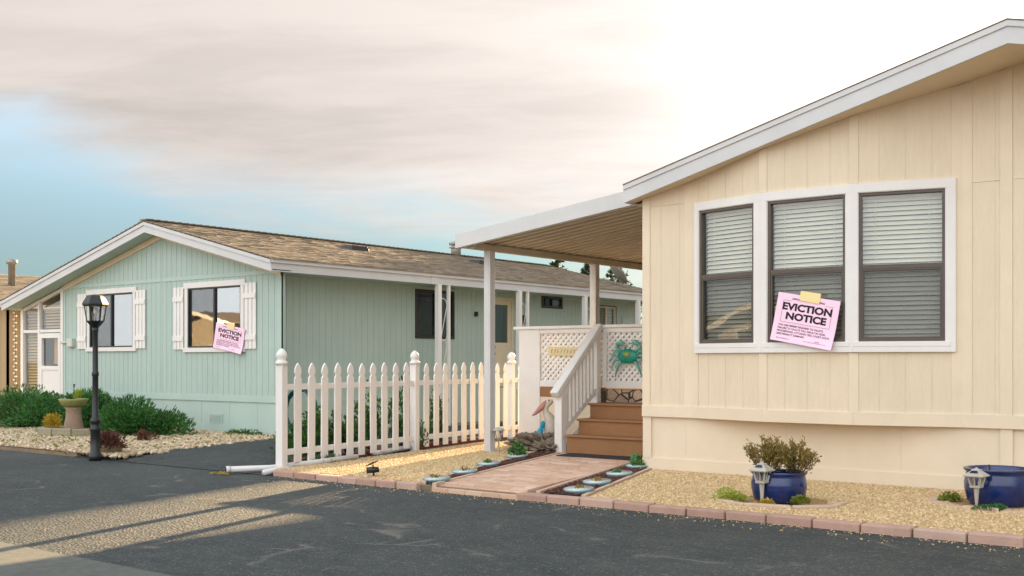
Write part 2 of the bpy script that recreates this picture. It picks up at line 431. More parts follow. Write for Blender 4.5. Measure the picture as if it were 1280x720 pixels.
# ------------------------------------------------------------------ camera, world, light
cam_d = bpy.data.cameras.new('camera'); cam = bpy.data.objects.new('camera', cam_d); C.objects.link(cam)
SC.camera = cam; cam_d.sensor_width = 36; cam_d.lens = 1403 / 1280 * 36; cam_d.clip_end = 2000; cam_d.clip_start = .05
cam.location = (0, 0, 1.25); cam.rotation_euler = (math.pi / 2, 0, math.radians(38.1)); cam_d.shift_y = (452 - 360) / 1280
SAZ = math.radians(15.5); SEL = math.radians(14.3)
SUN = Vector((-math.sin(SAZ) * math.cos(SEL), math.cos(SAZ) * math.cos(SEL), math.sin(SEL)))
sd = bpy.data.lights.new('sun', 'SUN'); sd.energy = 5.0; sd.angle = math.radians(.45); sd.color = (1, .69, .38)
so = bpy.data.objects.new('sun', sd); C.objects.link(so); so.rotation_euler = SUN.to_track_quat('Z', 'Y').to_euler(); so.location = (0, 0, 30)
W = bpy.data.worlds.new('World'); SC.world = W; W.use_nodes = True
wt = W.node_tree; wn = wt.nodes; wl = wt.links; wn.clear()
def wadd(t, **k):
    n = wn.new(t)
    for a, b in k.items(): setattr(n, a, b)
    return n
def wm(op, a, b=None, c=None, clamp=False):
    n = wadd('ShaderNodeMath', operation=op, use_clamp=clamp)
    for i, v in enumerate((a, b, c)):
        if v is None: continue
        if isinstance(v, (int, float)): n.inputs[i].default_value = v
        else: wl.new(v, n.inputs[i])
    return n.outputs[0]
def wmix(f, a, b):
    n = wadd('ShaderNodeMix', data_type='RGBA')
    for s, v in ((n.inputs[0], f), (n.inputs[6], a), (n.inputs[7], b)):
        if isinstance(v, (int, float)): s.default_value = v
        elif isinstance(v, (tuple, list)): s.default_value = (*v, 1)
        else: wl.new(v, s)
    return n.outputs[2]
def wss(x, a, b):
    n = wadd('ShaderNodeMapRange', interpolation_type='SMOOTHSTEP'); n.inputs[1].default_value = a; n.inputs[2].default_value = b
    wl.new(x, n.inputs[0]); return n.outputs[0]
tc = wadd('ShaderNodeTexCoord').outputs['Generated']
sky = wadd('ShaderNodeTexSky', sky_type='NISHITA'); sky.sun_disc = False; sky.sun_elevation = SEL; sky.sun_rotation = -SAZ
sky.air_density = 1.0; sky.dust_density = .6; sky.ozone_density = 2.0
sx = wadd('ShaderNodeSeparateXYZ'); wl.new(tc, sx.inputs[0]); X_, Y_, Z_ = sx.outputs
zz = wm('ADD', wm('MAXIMUM', Z_, 0.0), .16)
TH = math.radians(36)      # the cloud bands lie across this heading
ca_ = wm('ADD', wm('MULTIPLY', X_, math.cos(TH)), wm('MULTIPLY', Y_, math.sin(TH))); cb_ = wm('ADD', wm('MULTIPLY', X_, -math.sin(TH)), wm('MULTIPLY', Y_, math.cos(TH)))
cv = wadd('ShaderNodeCombineXYZ'); wl.new(wm('DIVIDE', ca_, zz), cv.inputs[0]); wl.new(wm('DIVIDE', cb_, zz), cv.inputs[1])
def wnoise(scale, detail, rough, stretch=(1, 1, 1), off=(0, 0, 0), rot=0, dist=0):
    mp = wadd('ShaderNodeMapping'); mp.inputs['Scale'].default_value = stretch; mp.inputs['Location'].default_value = off; mp.inputs['Rotation'].default_value = (0, 0, rot)
    wl.new(cv.outputs[0], mp.inputs['Vector'])
    n = wadd('ShaderNodeTexNoise'); n.inputs['Scale'].default_value = scale; n.inputs['Detail'].default_value = detail; n.inputs['Roughness'].default_value = rough
    n.inputs['Distortion'].default_value = dist
    wl.new(mp.outputs[0], n.inputs['Vector']); return n.outputs['Fac']
dt = wadd('ShaderNodeVectorMath', operation='DOT_PRODUCT'); wl.new(tc, dt.inputs[0]); dt.inputs[1].default_value = SUN
dp = wm('MAXIMUM', dt.outputs['Value'], 0.0)
n1 = wnoise(1.0, 8, .55, (.9, .8, 1), (3.1, 1.7, 0), 0, .5)
n2 = wnoise(1.0, 7, .55, (.55, 1.1, 1), (7.3, 4.4, 0), 0, .6)
# cloud sheet: its lower edge climbs towards the west (-X)
edge = wm('SUBTRACT', wm('SUBTRACT', Z_, .124), wm('MULTIPLY', wm('MAXIMUM', wm('SUBTRACT', wm('MULTIPLY', X_, -1.0), .77), 0.0), .30))
cov = wm('ADD', wm('MULTIPLY', edge, 16.0), wm('MULTIPLY', wm('SUBTRACT', n1, .5), 3.2))
cover = wss(cov, -.35, .60)
cover = wm('MAXIMUM', cover, wm('MULTIPLY', wss(wm('MULTIPLY', Y_, -1.0), .0, .4), .85))
sunside = wss(dp, .90, .985)
cover = wm('MAXIMUM', cover, sunside)
cover = wm('MULTIPLY', cover, wm('SUBTRACT', 1.0, wm('MULTIPLY', wss(Z_, .42, .80), .5)))
shade = wss(n2, .36, .66)
n3 = wnoise(3.0, 8, .62, (.5, 1.2, 1), (1.3, 9.4, 0), 0, .4)
shade = wm('ADD', wm('MULTIPLY', shade, .62), wm('MULTIPLY', wss(n3, .38, .62), .38))
ccol = wmix(shade, (.61, .55, .51), (.86, .775, .72))
glow = wm('ADD', wm('MULTIPLY', wm('POWER', dp, 9.0), .40), wm('MULTIPLY', wm('POWER', dp, 90.0), 2.5))
gc = wadd('ShaderNodeVectorMath', operation='SCALE'); gc.inputs[0].default_value = (1, .93, .86); wl.new(glow, gc.inputs['Scale'])
ca = wadd('ShaderNodeVectorMath', operation='ADD'); wl.new(ccol, ca.inputs[0]); wl.new(gc.outputs[0], ca.inputs[1])
tint = wadd('ShaderNodeMix', data_type='RGBA', blend_type='MULTIPLY'); tint.inputs[0].default_value = 1; wl.new(sky.outputs[0], tint.inputs[6]); tint.inputs[7].default_value = (.58, 1.06, 1.28, 1)
bg1 = wadd('ShaderNodeBackground'); lowdim = wm('ADD', .26, wm('MULTIPLY', wss(Z_, .05, .45), .9))
sb = wadd('ShaderNodeVectorMath', operation='SCALE'); hz_ = wmix(.40, tint.outputs[2], (9.5, 10.0, 9.8)); wl.new(hz_, sb.inputs[0]); wl.new(lowdim, sb.inputs['Scale'])
wl.new(sb.outputs[0], bg1.inputs[0]); bg1.inputs[1].default_value = .05
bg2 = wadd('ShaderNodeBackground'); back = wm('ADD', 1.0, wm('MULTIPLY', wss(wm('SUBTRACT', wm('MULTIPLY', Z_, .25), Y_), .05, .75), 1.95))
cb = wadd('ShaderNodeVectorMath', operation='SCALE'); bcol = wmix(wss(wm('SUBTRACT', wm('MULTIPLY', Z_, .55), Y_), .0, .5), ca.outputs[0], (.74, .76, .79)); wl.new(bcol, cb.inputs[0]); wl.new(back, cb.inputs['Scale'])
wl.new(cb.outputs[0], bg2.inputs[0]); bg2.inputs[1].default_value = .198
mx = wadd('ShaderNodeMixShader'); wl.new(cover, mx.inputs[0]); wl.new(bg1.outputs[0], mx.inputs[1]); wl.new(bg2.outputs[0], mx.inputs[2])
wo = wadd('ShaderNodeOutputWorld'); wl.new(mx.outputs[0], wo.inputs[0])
vs = SC.view_settings; vs.view_transform = 'Standard'; vs.look = 'None'; vs.exposure = 2.28; vs.gamma = 1
SC.display_settings.display_device = 'sRGB'
SC.cycles.max_bounces = 8; SC.cycles.transparent_max_bounces = 12

# ------------------------------------------------------------------ ground
def sheet(name, pts, z, mat, thick=.0):
    mb = MB()
    if thick: mb.prism(pts, z - thick, z)
    else: mb.poly([(x, y, z) for x, y in pts])
    return struct(mb.build(name, mat))
sheet('ground', [(-700, -700), (700, -700), (700, 900), (-700, 900)], -.10, groundm)
sheet('road', [(-90, -4.5), (60, -4.5), (60, 8.44), (-90, 8.44)], -.06, asphalt)
sheet('gutter', [(-90, 2.9), (60, 2.9), (60, 4.02), (-90, 4.22)], -.055, concrete)
mb = MB()
for a, b, za, zb in ((8.40, 9.6, -.054, .006), (9.6, 40, .006, .006)):
    mb.poly([(-14.25, a, za), (-10.12, a, za), (-10.12, b, zb), (-14.25, b, zb)])
struct(mb.build('driveway', drive_as))
lot = MB()
lot.prism([(-10.12, 8.46), (14, 8.46), (14, 90), (-10.12, 90)], -.09, -.012)
lot.prism([(-14.25, 30), (-10.12, 30), (-10.12, 90), (-14.25, 90)], -.09, -.012)
lot.prism([(-60, 8.46), (-14.25, 8.46), (-14.25, 90), (-60, 90)], -.09, -.012)
lot.prism([(-60, -50), (60, -50), (60, -4.5), (-60, -4.5)], -.09, -.03)
struct(lot.build('lot_ground', groundm))
FA = Vector((-10.27, 8.71, 0)); FD = Vector((-.168, .986, 0)).normalized(); FS = 2.83
gr = [(-10.15, 8.53), (-7.80, 8.53), (-9.32, 12.45), (-9.2, 13.35), (-11.05, 13.6), (-10.35, 9.5)]
bed_left_pts = gr
bed_right_pts = [(-5.80, 8.53), (2.5, 8.53), (2.5, 11.2), (-6.7, 11.2)]
pale_pts = [(-26, 8.50), (-13.25, 8.46), (-14.28, 11.9), (-14.3, 12.45), (-26, 12.45)]
g = MB(); g.poly([(x, y, 0) for x, y in gr]); prop(g.build('gravel_bed', gravelbase), kind='structure')
g = MB(); g.poly([(x, y, 0) for x, y in bed_right_pts]); prop(g.build('gravel_bed', gravelbase), kind='structure')
g = MB(); n_ = 40
g.poly([(x, y, .0) for x, y in pale_pts]); prop(g.build('gravel_bed', palebase), kind='structure')
def inpoly(P, poly):
    x, y = P[:, 0], P[:, 1]; ins = np.zeros(len(P), bool); n = len(poly)
    for i in range(n):
        x0, y0 = poly[i]; x1, y1 = poly[(i + 1) % n]
        c = ((y0 > y) != (y1 > y)) & (x < (x1 - x0) * (y - y0) / (y1 - y0 + 1e-12) + x0); ins ^= c
    return ins
OCT = np.array([(1, 0, 0), (0, 1, 0), (-1, 0, 0), (0, -1, 0), (0, 0, 1), (0, 0, -1)], float)
OF = [(0, 1, 4), (1, 2, 4), (2, 3, 4), (3, 0, 4), (1, 0, 5), (2, 1, 5), (3, 2, 5), (0, 3, 5)]
def stones(name, polys, dens, size, mat, z=0.0, avoid=(), flat=.55, keep=None):
    PP = []
    for poly in polys:
        a = np.array(poly); lo, hi = a.min(0), a.max(0); n = int(dens * (hi[0] - lo[0]) * (hi[1] - lo[1]))
        p = lo + nr.rand(n, 2) * (hi - lo); p = p[inpoly(p, poly)]
        for (cx, cy, r) in avoid: p = p[(p[:, 0] - cx) ** 2 + (p[:, 1] - cy) ** 2 > r * r]
        PP.append(p)
    p = np.concatenate(PP); n = len(p)
    s = size * (.55 + .9 * nr.rand(n, 1, 1) ** 1.5)
    th = nr.rand(n) * 6.283; c, sn = np.cos(th), np.sin(th)
    V = OCT[None] * (.7 + .6 * nr.rand(n, 6, 1)) * s * np.stack([1 + .4 * nr.rand(n), .8 + .3 * nr.rand(n), flat + .3 * nr.rand(n)], 1)[:, None, :]
    tl = (nr.rand(n) - .5) * .9
    x, y, zc = V[..., 0], V[..., 1], V[..., 2]
    x, zc = x * np.cos(tl)[:, None] - zc * np.sin(tl)[:, None], x * np.sin(tl)[:, None] + zc * np.cos(tl)[:, None]
    X = x * c[:, None] - y * sn[:, None]; Y = x * sn[:, None] + y * c[:, None]
    V = np.stack([X + p[:, :1], Y + p[:, 1:2], zc + z + (nr.rand(n, 1) * .5) * size], 2)
    return prop(bulk(name, V, 6, mat, faces=OF), kind='stuff')
POT1 = (-4.30, 9.34); POT2 = (-2.71, 10.36)
stones('gravel', [bed_left_pts], 5200, .0125, gravel)
stones('gravel', [bed_right_pts], 5200, .0125, gravel, avoid=((POT1[0], POT1[1], .42), (POT2[0], POT2[1], .4)))
stones('pale_gravel', [[(-20, 8.52), (-13.28, 8.48), (-14.28, 11.9), (-14.3, 12.4), (-20, 12.4)]], 1300, .028, palestone, flat=.5)
stones('loose_stones', [[(-14.6, 8.38), (-13.2, 8.38), (-13.25, 8.62), (-14.6, 8.6)], [(-13.4, 8.5), (-13.15, 8.5), (-14.15, 11.8), (-14.35, 11.8)]], 160, .04, palestone, z=-.01)
stones('loose_gravel', [[(-9.9, 8.0), (2, 8.0), (2, 8.36), (-9.9, 8.40)]], 60, .008, gravel, z=-.056)
stones('kerb_grit', [[(-9.9, 8.30), (2, 8.30), (2, 8.40), (-9.9, 8.40)]], 500, .006, gravel, z=-.058)

# kerb bricks
mb = MB()
def kerb_run(pts, L=.39, w=.13, z0=-.09, z1=.010):
    for (x0, y0), (x1, y1) in zip(pts[:-1], pts[1:]):
        a = Vector((x0, y0, 0)); b = Vector((x1, y1, 0)); n = max(1, round((b - a).length / L)); d = (b - a) / n
        pr = Vector((-d.y, d.x, 0)).normalized() * w / 2
        for i in range(n):
            g0 = .006; e = d.normalized() * g0; j = pr.normalized() * rnd.uniform(-.010, .010); t = z1 + rnd.uniform(-.008, .006)
            p = a + d * i + e + j; q = a + d * (i + 1) - e + j
            up = Vector((0, 0, 1))
            c = [p - pr, q - pr, q + pr, p + pr]
            mb.hexa([v + up * z0 for v in c] + [v + up * (t + rnd.uniform(-.003, .003)) for v in c])
kerb_run([(-6.55, 8.47), (-4.0, 8.49), (2.3, 8.47)])
kerb_run([(-10.10, 8.50), (-9.0, 8.47), (-7.82, 8.45)], L=.33)
kb = struct(mb.build('brick_kerb', brick_kerb, bevel=.014))

# walkway pavers, laid across between the two planting strips
wl0, wr0, wl1, wr1 = Vector((-7.62, 8.40, 0)), Vector((-6.52, 8.40, 0)), Vector((-8.92, 12.45, 0)), Vector((-7.45, 12.42, 0))
def W2(s, t): return wl0 * (1 - s) * (1 - t) + wr0 * s * (1 - t) + wl1 * (1 - s) * t + wr1 * s * t
mb = MB(); rows = 36; cols = 5
for r in range(rows):
    t0, t1 = r / rows, (r + 1) / rows; off = (r % 2) * .5
    for c in range(-1, cols + 1):
        s0 = max(0, (c + off) / cols); s1 = min(1, (c + 1 + off) / cols)
        if s1 - s0 < .02: continue
        e = .0018; et = .0008
        zt = .012 + rnd.uniform(-.0025, .0025)
        if r == 0: zt = -.02
        if r == 1: zt = -.004
        q = [W2(s0 + e, t0 + et), W2(s1 - e, t0 + et), W2(s1 - e, t1 - et), W2(s0 + e, t1 - et)]
        mb.hexa([(v.x, v.y, -.09) for v in q] + [(v.x, v.y, zt + rnd.uniform(-.001, .001)) for v in q])
# pavers between the walk and the house corner
for i in range(9):
    for j in range(5):
        y0 = 11.55 + i * .105; x0 = -7.36 + j * .2 - (i * .03)
        x1 = min(x0 + .192, -6.86)
        if x1 - x0 > .03: mb.box(x0, x1, y0, y0 + .099, -.09, .010 + rnd.uniform(-.002, .002))
struct(mb.build('paver_walkway', paver, bevel=.003))
# planting strips
def strip(pts): 
    m = MB(); m.poly([(x, y, .010) for x, y in pts]); return prop(m.build('mulch_bed', mulch), kind='structure')
SL = [(-7.86, 8.53), (-7.66, 8.53), (-8.86, 12.3), (-9.26, 12.3)]
SR = [(-6.33, 8.56), (-5.90, 8.56), (-6.88, 11.5), (-7.26, 11.6)]
strip(SL); strip(SR)
def chips(name, polys, dens):
    o = stones(name, polys, dens, .015, mulchchip, z=.012, flat=.3); return o
chips('bark_mulch', [SL, SR], 1500)
mb = MB()
def edge(p, q, w=.045, z=.024): mb.bar((p[0], p[1], z - .05), (q[0], q[1], z - .05), w, .1)
edge((-7.82, 8.50), (-9.26, 12.35)); edge((-7.62, 8.44), (-8.87, 12.35))
edge((-6.38, 8.54), (-7.36, 11.75)); edge((-5.86, 8.54), (-6.84, 11.45)); edge((-6.86, 11.12), (-6.90, 11.7), .07); edge((-7.36, 11.75), (-6.88, 11.68), .06)
struct(mb.build('concrete_edging', edging, bevel=.005))

# ------------------------------------------------------------------ cream house (right)
ch = thing('cream_house', 'cream manufactured home with three-window bay, white trim and sun behind its gable', 'house', (-2.8, 11.2, 0))
HB = 25.5
def rz(x): return 3.09 + .2202 * (4.36 - abs(x + 2.66))     # underside of its roof
A0 = 0.0; F0 = Fr(0, 11.2)
mb = MB()
segs = [((-6.85, 11.2), (-6.2, 11.2)), ((-6.2, 11.2), (-5.22, 10.95)), ((-5.22, 10.95), (-4.24, 10.95)), ((-4.24, 10.95), (-3.26, 11.2)), ((-3.26, 11.2), (1.53, 11.2))]
WZ0, WZ1 = 1.45, 2.93
def facet(i):
    (x0, y0), (x1, y1) = segs[i]; L = math.hypot(x1 - x0, y1 - y0)
    return Fr(x0, y0, math.atan2(y1 - y0, x1 - x0)), L, (x1 - x0) / L, x0
ops = {1: (.12, .90), 2: (.06, .90), 3: (.05, .855)}
for i in range(5):
    T, L, cx, x0 = facet(i); mb.T = T
    o = [(ops[i][0], ops[i][1], WZ0, WZ1)] if i in ops else []
    top = lambda u, x0=x0, cx=cx: rz(x0 + u * cx) + .03
    if i == 4:
        siding(mb, 0, .60, .66, top, .30, .006, .003); mb2u = .44
        # split so the roof peak falls on a cut
        siding(mb, .60, L, .66, top, .31, .006, .003)
    else: siding(mb, 0, L, .66, top, .245, .006, .003, openings=o)
mb.T = None
mb.build('front_wall', cream, ch)
mb = MB(Fr(-6.85, HB, -math.pi / 2))            # side wall facing -X
siding(mb, 0, HB - 11.22, .66, lambda u: 3.12, .3)
mb.build('side_wall', cream, ch)
mb = MB(); mb.box(1.5, 1.53, 11.22, HB, .0, 3.12); mb.box(-6.8, 1.53, HB - .05, HB, 0, 3.12)
mb.prism([(-6.8, 3.12), (1.1, 3.12), (-2.86, 4.02)], 0, 1) if False else None
mb.hexa([(-6.8, HB - .05, 3.12), (1.5, HB - .05, 3.12), (1.5, HB, 3.12), (-6.8, HB, 3.12), (-2.67, HB - .05, 4.0), (-2.65, HB - .05, 4.0), (-2.65, HB, 4.0), (-2.67, HB, 4.0)])
mb.build('rear_wall', cream, ch)
# skirting, bay underside, lap board, trims
mb = MB(); mb.box(-6.83, 1.5, 11.225, 11.26, -.05, .66)
mb.box(-6.83, -6.80, 11.26, HB, -.05, .66)
mb.box(-6.86, 1.53, 11.205, 11.235, -.05, .14)
for x in (-6.795, -2.86): mb.box(x - .055, x + .055, 11.20, 11.224, .14, .62)
x = -6.3
while x < 1: mb.box(x - .003, x + .003, 11.222, 11.226, .14, .62) if abs(x + 2.86) > .2 else None; x += 1.22
mb.build('skirting', creamtrim, ch)
mb = MB(); mb.poly([(x, y, .62) for x, y in ((-6.2, 11.2), (-5.22, 10.95), (-4.24, 10.95), (-3.26, 11.2), (-3.26, 11.24), (-6.2, 11.24))]); mb.build('bay_floor', creamtrim, ch)
mb = MB()
for i in range(5):
    T, L, cx, x0 = facet(i); mb.T = T
    mb.box(-.002, L + .002, -.03, .022, .615, .745)
mb.build('lap_board', creamtrim, ch, bevel=.003)
mb = MB()
T, L, _, _ = facet(0); mb.T = T
mb.slant(0, .10, -.03, .012, .745, .745, rz(-6.85), rz(-6.75)); mb.box(L - .10, L, -.03, .009, .745, rz(-6.25))
T, L, cx, x0 = facet(1); mb.T = T; mb.slant(0, .09, -.03, .009, .745, .745, rz(-6.2), rz(-6.12))
for i, us in ((2, (-.045,)), (3, (-.045,))):
    T, L, cx, x0 = facet(i); mb.T = T
    for u in us:
        for za, zb in ((.745, 1.34), (3.03, None)):
            mb.slant(u, u + .09, -.03, .009, za, za, zb or rz(x0) - .01, zb or rz(x0) + .01)
T, L, cx, x0 = facet(3); mb.T = T; mb.slant(L - .10, L, -.03, .009, .745, .745, rz(-3.35), rz(-3.27))
T, L, cx, x0 = facet(4); mb.T = T
mb.box(0, .09, -.03, .009, .745, rz(-3.22)); mb.box(.345, .455, -.03, .012, .745, rz(-2.9))
mb.box(1.7, 1.8, -.03, .009, .745, rz(-1.5) - .05); mb.box(3.0, 3.1, -.03, .009, .745, rz(-.2) - .05)
mb.box(.092, .343, -.01, .006, 2.965, 2.978); mb.box(.457, 1.7, -.01, .006, 2.965, 2.978)
T, L, cx, x0 = facet(0); mb.T = T; mb.box(.10, L - .1, -.01, .008, 3.04, 3.052)
mb.build('wall_battens', creamtrim, ch, bevel=.002)
for i in (1, 2, 3):
    T, L, cx, x0 = facet(i); u0, u1 = ops[i]
    # casing that fills the whole facet edge to edge
    w = window(T, ch, u0, u1, WZ0, WZ1, 'hung', bronze, cw=.05)
mb = MB()
for i in (1, 2, 3):
    T, L, cx, x0 = facet(i); mb.T = T; u0, u1 = ops[i]; a = .055 if i == 1 else -.004; b = L - .06 if i == 3 else L + .004
    mb.box(a, b, -.004, .034, WZ1 + .008, WZ1 + .095); mb.box(a, b, -.004, .036, WZ0 - .105, WZ0 - .008)
    mb.box(a, u0 - .008, -.004, .033, WZ0 - .008, WZ1 + .008); mb.box(u1 + .008, b, -.004, .033, WZ0 - .008, WZ1 + .008)
mb.build('bay_casing', white, ch)
# roof with pointed (prow) overhang
def ry(x): return 11.05 - .60 * (1 - abs(x + 2.86) / 4.36)
mb = MB()
for sg in (-1, 1):
    xe = -2.66 + sg * 4.36; zb0, zb1 = 3.09, 4.05
    ye, yp = 11.05, 10.45
    # deck
    mb.hexa([(xe, ye + .03, zb0 + .13), (-2.66, yp + .03, zb1 + .13), (-2.66, HB + .3, zb1 + .13), (xe, HB + .3, zb0 + .13),
             (xe, ye + .03, zb0 + .19), (-2.66, yp + .03, zb1 + .19), (-2.66, HB + .3, zb1 + .19), (xe, HB + .3, zb0 + .19)])
    mb.hexa([(xe, 11.24, zb0 + .01), (-2.66, 11.24, zb1 + .01), (-2.66, HB, zb1 + .01), (xe, HB, zb0 + .01),
             (xe, 11.24, zb0 + .03), (-2.66, 11.24, zb1 + .03), (-2.66, HB, zb1 + .03), (xe, HB, zb0 + .03)])
rf = mb.build('roof', shingle2, ch)
mb = MB()
shingles(mb, -2.66, 4.05 + .182, .2202, 4.36, lambda x: ry(x) + .12, HB + .3, -1, pitch=.15)
shingles(mb, -2.66, 4.05 + .182, .2202, 4.36, lambda x: ry(x) + .12, 12.6, 1, pitch=.15)
mb.build('shingles', shingle2, rf)
mb = MB()
for sg in (-1, 1):
    xe = -2.66 + sg * 4.36; a, b = (xe, 11.05), (-2.66, 10.45)
    if sg > 0: a, b = b, a
    za, zb = (3.09, 4.05) if sg < 0 else (4.05, 3.09)
    mb.hexa([(a[0], a[1], za), (b[0], b[1], zb), (b[0], b[1] + .028, zb), (a[0], a[1] + .028, za),
             (a[0], a[1], za + .165), (b[0], b[1], zb + .165), (b[0], b[1] + .028, zb + .165), (a[0], a[1] + .028, za + .165)])
    mb.hexa([(a[0], a[1] - .014, za + .150), (b[0], b[1] - .014, zb + .150), (b[0], b[1] + .028, zb + .150), (a[0], a[1] + .028, za + .150),
             (a[0], a[1] - .014, za + .203), (b[0], b[1] - .014, zb + .203), (b[0], b[1] + .028, zb + .203), (a[0], a[1] + .028, za + .203)])
mb.build('barge_board', greywhite, ch)
mb = MB()
for sg in (-1, 1):
    xe = -2.66 + sg * 4.36; a, b = (xe, 11.05), (-2.66, 10.45)
    if sg > 0: a, b = b, a
    za, zb = (3.09, 4.05) if sg < 0 else (4.05, 3.09)
    mb.hexa([(a[0], a[1] - .02, za + .2045), (b[0], b[1] - .02, zb + .2045), (b[0], b[1] + .16, zb + .2045), (a[0], a[1] + .16, za + .2045),
             (a[0], a[1] - .02, za + .2165), (b[0], b[1] - .02, zb + .2165), (b[0], b[1] + .16, zb + .2165), (a[0], a[1] + .16, za + .2165)])
mb.build('shingle_edge', shingle2, ch)
mb = MB()
for sg in (-1, 1):
    xe = -2.66 + sg * 4.36
    mb.hexa([(xe, 11.08, 3.10), (-2.66, 10.48, 4.06), (-2.66, 11.26, 4.06), (xe, 11.26, 3.10), (xe, 11.08, 3.115), (-2.66, 10.48, 4.075), (-2.66, 11.26, 4.075), (xe, 11.26, 3.115)])
mb.build('soffit', creamtrim, ch)
mb = MB(); mb.box(-7.02, -6.99, 11.08, HB + .3, 3.09, 3.28); mb.box(-6.99, -6.85, 11.27, HB, 3.09, 3.10)
mb.build('eave_fascia', greywhite, ch)
mb = MB(); mb.box(1.67, 1.70, 11.08, HB + .3, 3.09, 3.28); mb.build('eave_fascia', greywhite, ch)

# ------------------------------------------------------------------ patio cover
pc = thing('patio_cover', 'white metal patio cover on square posts over the entry steps', 'patio cover', (-9.82, 12.02, 0))
def cz(x): return 2.872 + .125 * (x + 9.82)
mb = MB(); y = 11.54; prof = []
while y < 17.5:
    for dy, dz in ((0, 0), (.095, 0), (.11, .055), (.185, .055)):
        prof.append((y + dy, dz))
    y += .20
for (ya, da), (yb, db) in zip(prof[:-1], prof[1:]):
    x0, x1 = -9.97, -7.03
    mb.hexa([(x0, ya, cz(x0) + da), (x1, ya, cz(x1) + da), (x1, yb, cz(x1) + db), (x0, yb, cz(x0) + db),
             (x0, ya, cz(x0) + da + .004), (x1, ya, cz(x1) + da + .004), (x1, yb, cz(x1) + db + .004), (x0, yb, cz(x0) + db + .004)])
mb.build('roof_pan', panmetal, pc)
mb = MB(); mb.slant(-10.0, -7.02, 11.50, 11.53, 2.785, 3.152, 2.975, 3.342); mb.slant(-10.0, -7.02, 11.53, 11.60, 2.785, 3.152, 2.80, 3.167)
mb.build('front_fascia', greywhite, pc, bevel=.003)
mb = MB(); mb.slant(-10.0, -7.02, 17.56, 17.59, 2.785, 3.152, 2.975, 3.342); mb.build('rear_fascia', greywhite, pc)
mb = MB(); mb.box(-10.02, -9.99, 11.53, 17.56, 2.80, 2.97); mb.box(-9.99, -9.90, 11.53, 17.56, 2.80, 2.805); mb.build('gutter', greywhite, pc)
mb = MB(); mb.box(-9.86, -9.78, 11.62, 17.55, 2.775, 2.862); mb.build('beam', panmetal, pc, bevel=.003)
for y, x in ((12.02, -9.82), (14.62, -9.82), (17.3, -9.82)):
    mb = MB(); mb.box(x - .055, x + .055, y - .055, y + .055, -.02, 2.775); mb.box(x - .065, x + .065, y - .065, y + .065, -.02, .03)
    for s in (-1, 1): mb.box(x - .03, x + .03, y + s * .0555 - .003, y + s * .0555 + .003, .1, 2.77)
    mb.build('post', greywhite, pc, bevel=.004)

# ------------------------------------------------------------------ entry steps, railing, deck
st = thing('entry_steps', 'brown composite three-riser entry steps beside the cream house', 'steps', (-7.8, 12.4, 0))
zs = [.0, .262, .468, .672]; ys = [12.40, 12.68, 12.96]
for i in range(3):
    mb = MB(); mb.box(-8.78, -6.87, ys[i], ys[i] + .03, zs[i] if i else 0, zs[i + 1] - .03); mb.build('riser', brownstep, st)
    mb = MB(); y1 = ys[i + 1] + .03 if i < 2 else 13.36; mb.box(-8.80, -6.86, ys[i] - .028, y1, zs[i + 1] - .03, zs[i + 1]); mb.build('tread', brownstep, st, bevel=.006)
mb = MB(); mb.hexa([(-8.80, 12.44, 0), (-8.80, 13.3, 0), (-8.785, 13.3, 0), (-8.785, 12.44, 0), (-8.80, 12.44, .23), (-8.80, 13.3, .64), (-8.785, 13.3, .64), (-8.785, 12.44, .23)]); mb.build('stringer', white, st)

rl = thing('stair_railing', 'white sloping wooden handrail with square balusters beside the brown steps', 'railing', (-8.9, 12.44, 0))
mb = MB(); mb.box(-8.96, -8.84, 12.36, 12.48, 0, .86); mb.build('newel_post', white, rl, bevel=.006)
mb = MB(); mb.box(-8.965, -8.865, 13.26, 13.36, 0, 1.74); mb.build('newel_post', white, rl, bevel=.006)
ra = Vector((-8.90, 12.28, .80)); rb = Vector((-8.90, 13.36, 1.76))
mb = MB(); mb.bar(ra, rb, .13, .085, (0, 0, 1)); mb.build('handrail', white, rl, bevel=.012)
mb = MB(); mb.bar((-8.90, 12.46, .30), (-8.90, 13.3, .86), .045, .07); mb.build('bottom_rail', white, rl)
for i in range(8):
    y = 12.56 + i * .088; t = (y - 12.28) / 1.08; mb = MB()
    mb.box(-8.925, -8.875, y - .018, y + .018, .30 + .67 * (y - 12.46), .80 + .96 * t); mb.build('baluster', white, rl, bevel=.003)

dk = thing('porch_deck', 'raised porch deck with white lattice panels and flat white top rail', 'deck', (-8.6, 13.4, 0))
def lattice(mb, u0, u1, z0, z1, n0, pitch=.0655, w=.036, th=.007):
    W_, H_ = u1 - u0, z1 - z0; p = pitch * math.sqrt(2)
    for sgn, n in ((1, n0), (-1, n0 - th - .001)):
        c = -H_ if sgn > 0 else 0.0; cmax = W_ if sgn > 0 else W_ + H_
        c += p / 2
        while c < cmax:
            pts = []
            # u = c + sgn*z
            zlo = max(0, (0 - c) / sgn if sgn > 0 else (c - W_)); zhi = min(H_, (W_ - c) / sgn if sgn > 0 else c)
            if zhi - zlo > .01:
                a = (u0 + c + sgn * zlo, n, z0 + zlo); b = (u0 + c + sgn * zhi, n, z0 + zhi)
                h = w / math.sqrt(2)
                mb.hexa([(a[0] - h, n - th, a[2]), (a[0] + h, n - th, a[2]), (a[0] + h, n, a[2]), (a[0] - h, n, a[2]),
                         (b[0] - h, n - th, b[2]), (b[0] + h, n - th, b[2]), (b[0] + h, n, b[2]), (b[0] - h, n, b[2])])
            c += p
    return mb
DT = Fr(0, 13.40)
for (u0, u1) in ((-9.98, -8.99), (-8.80, -6.89)):
    mb = lattice(MB(DT), u0, u1, .95, 1.68, -.012); lp = mb.build('lattice_panel', vinyl, dk)
mb = MB(DT)
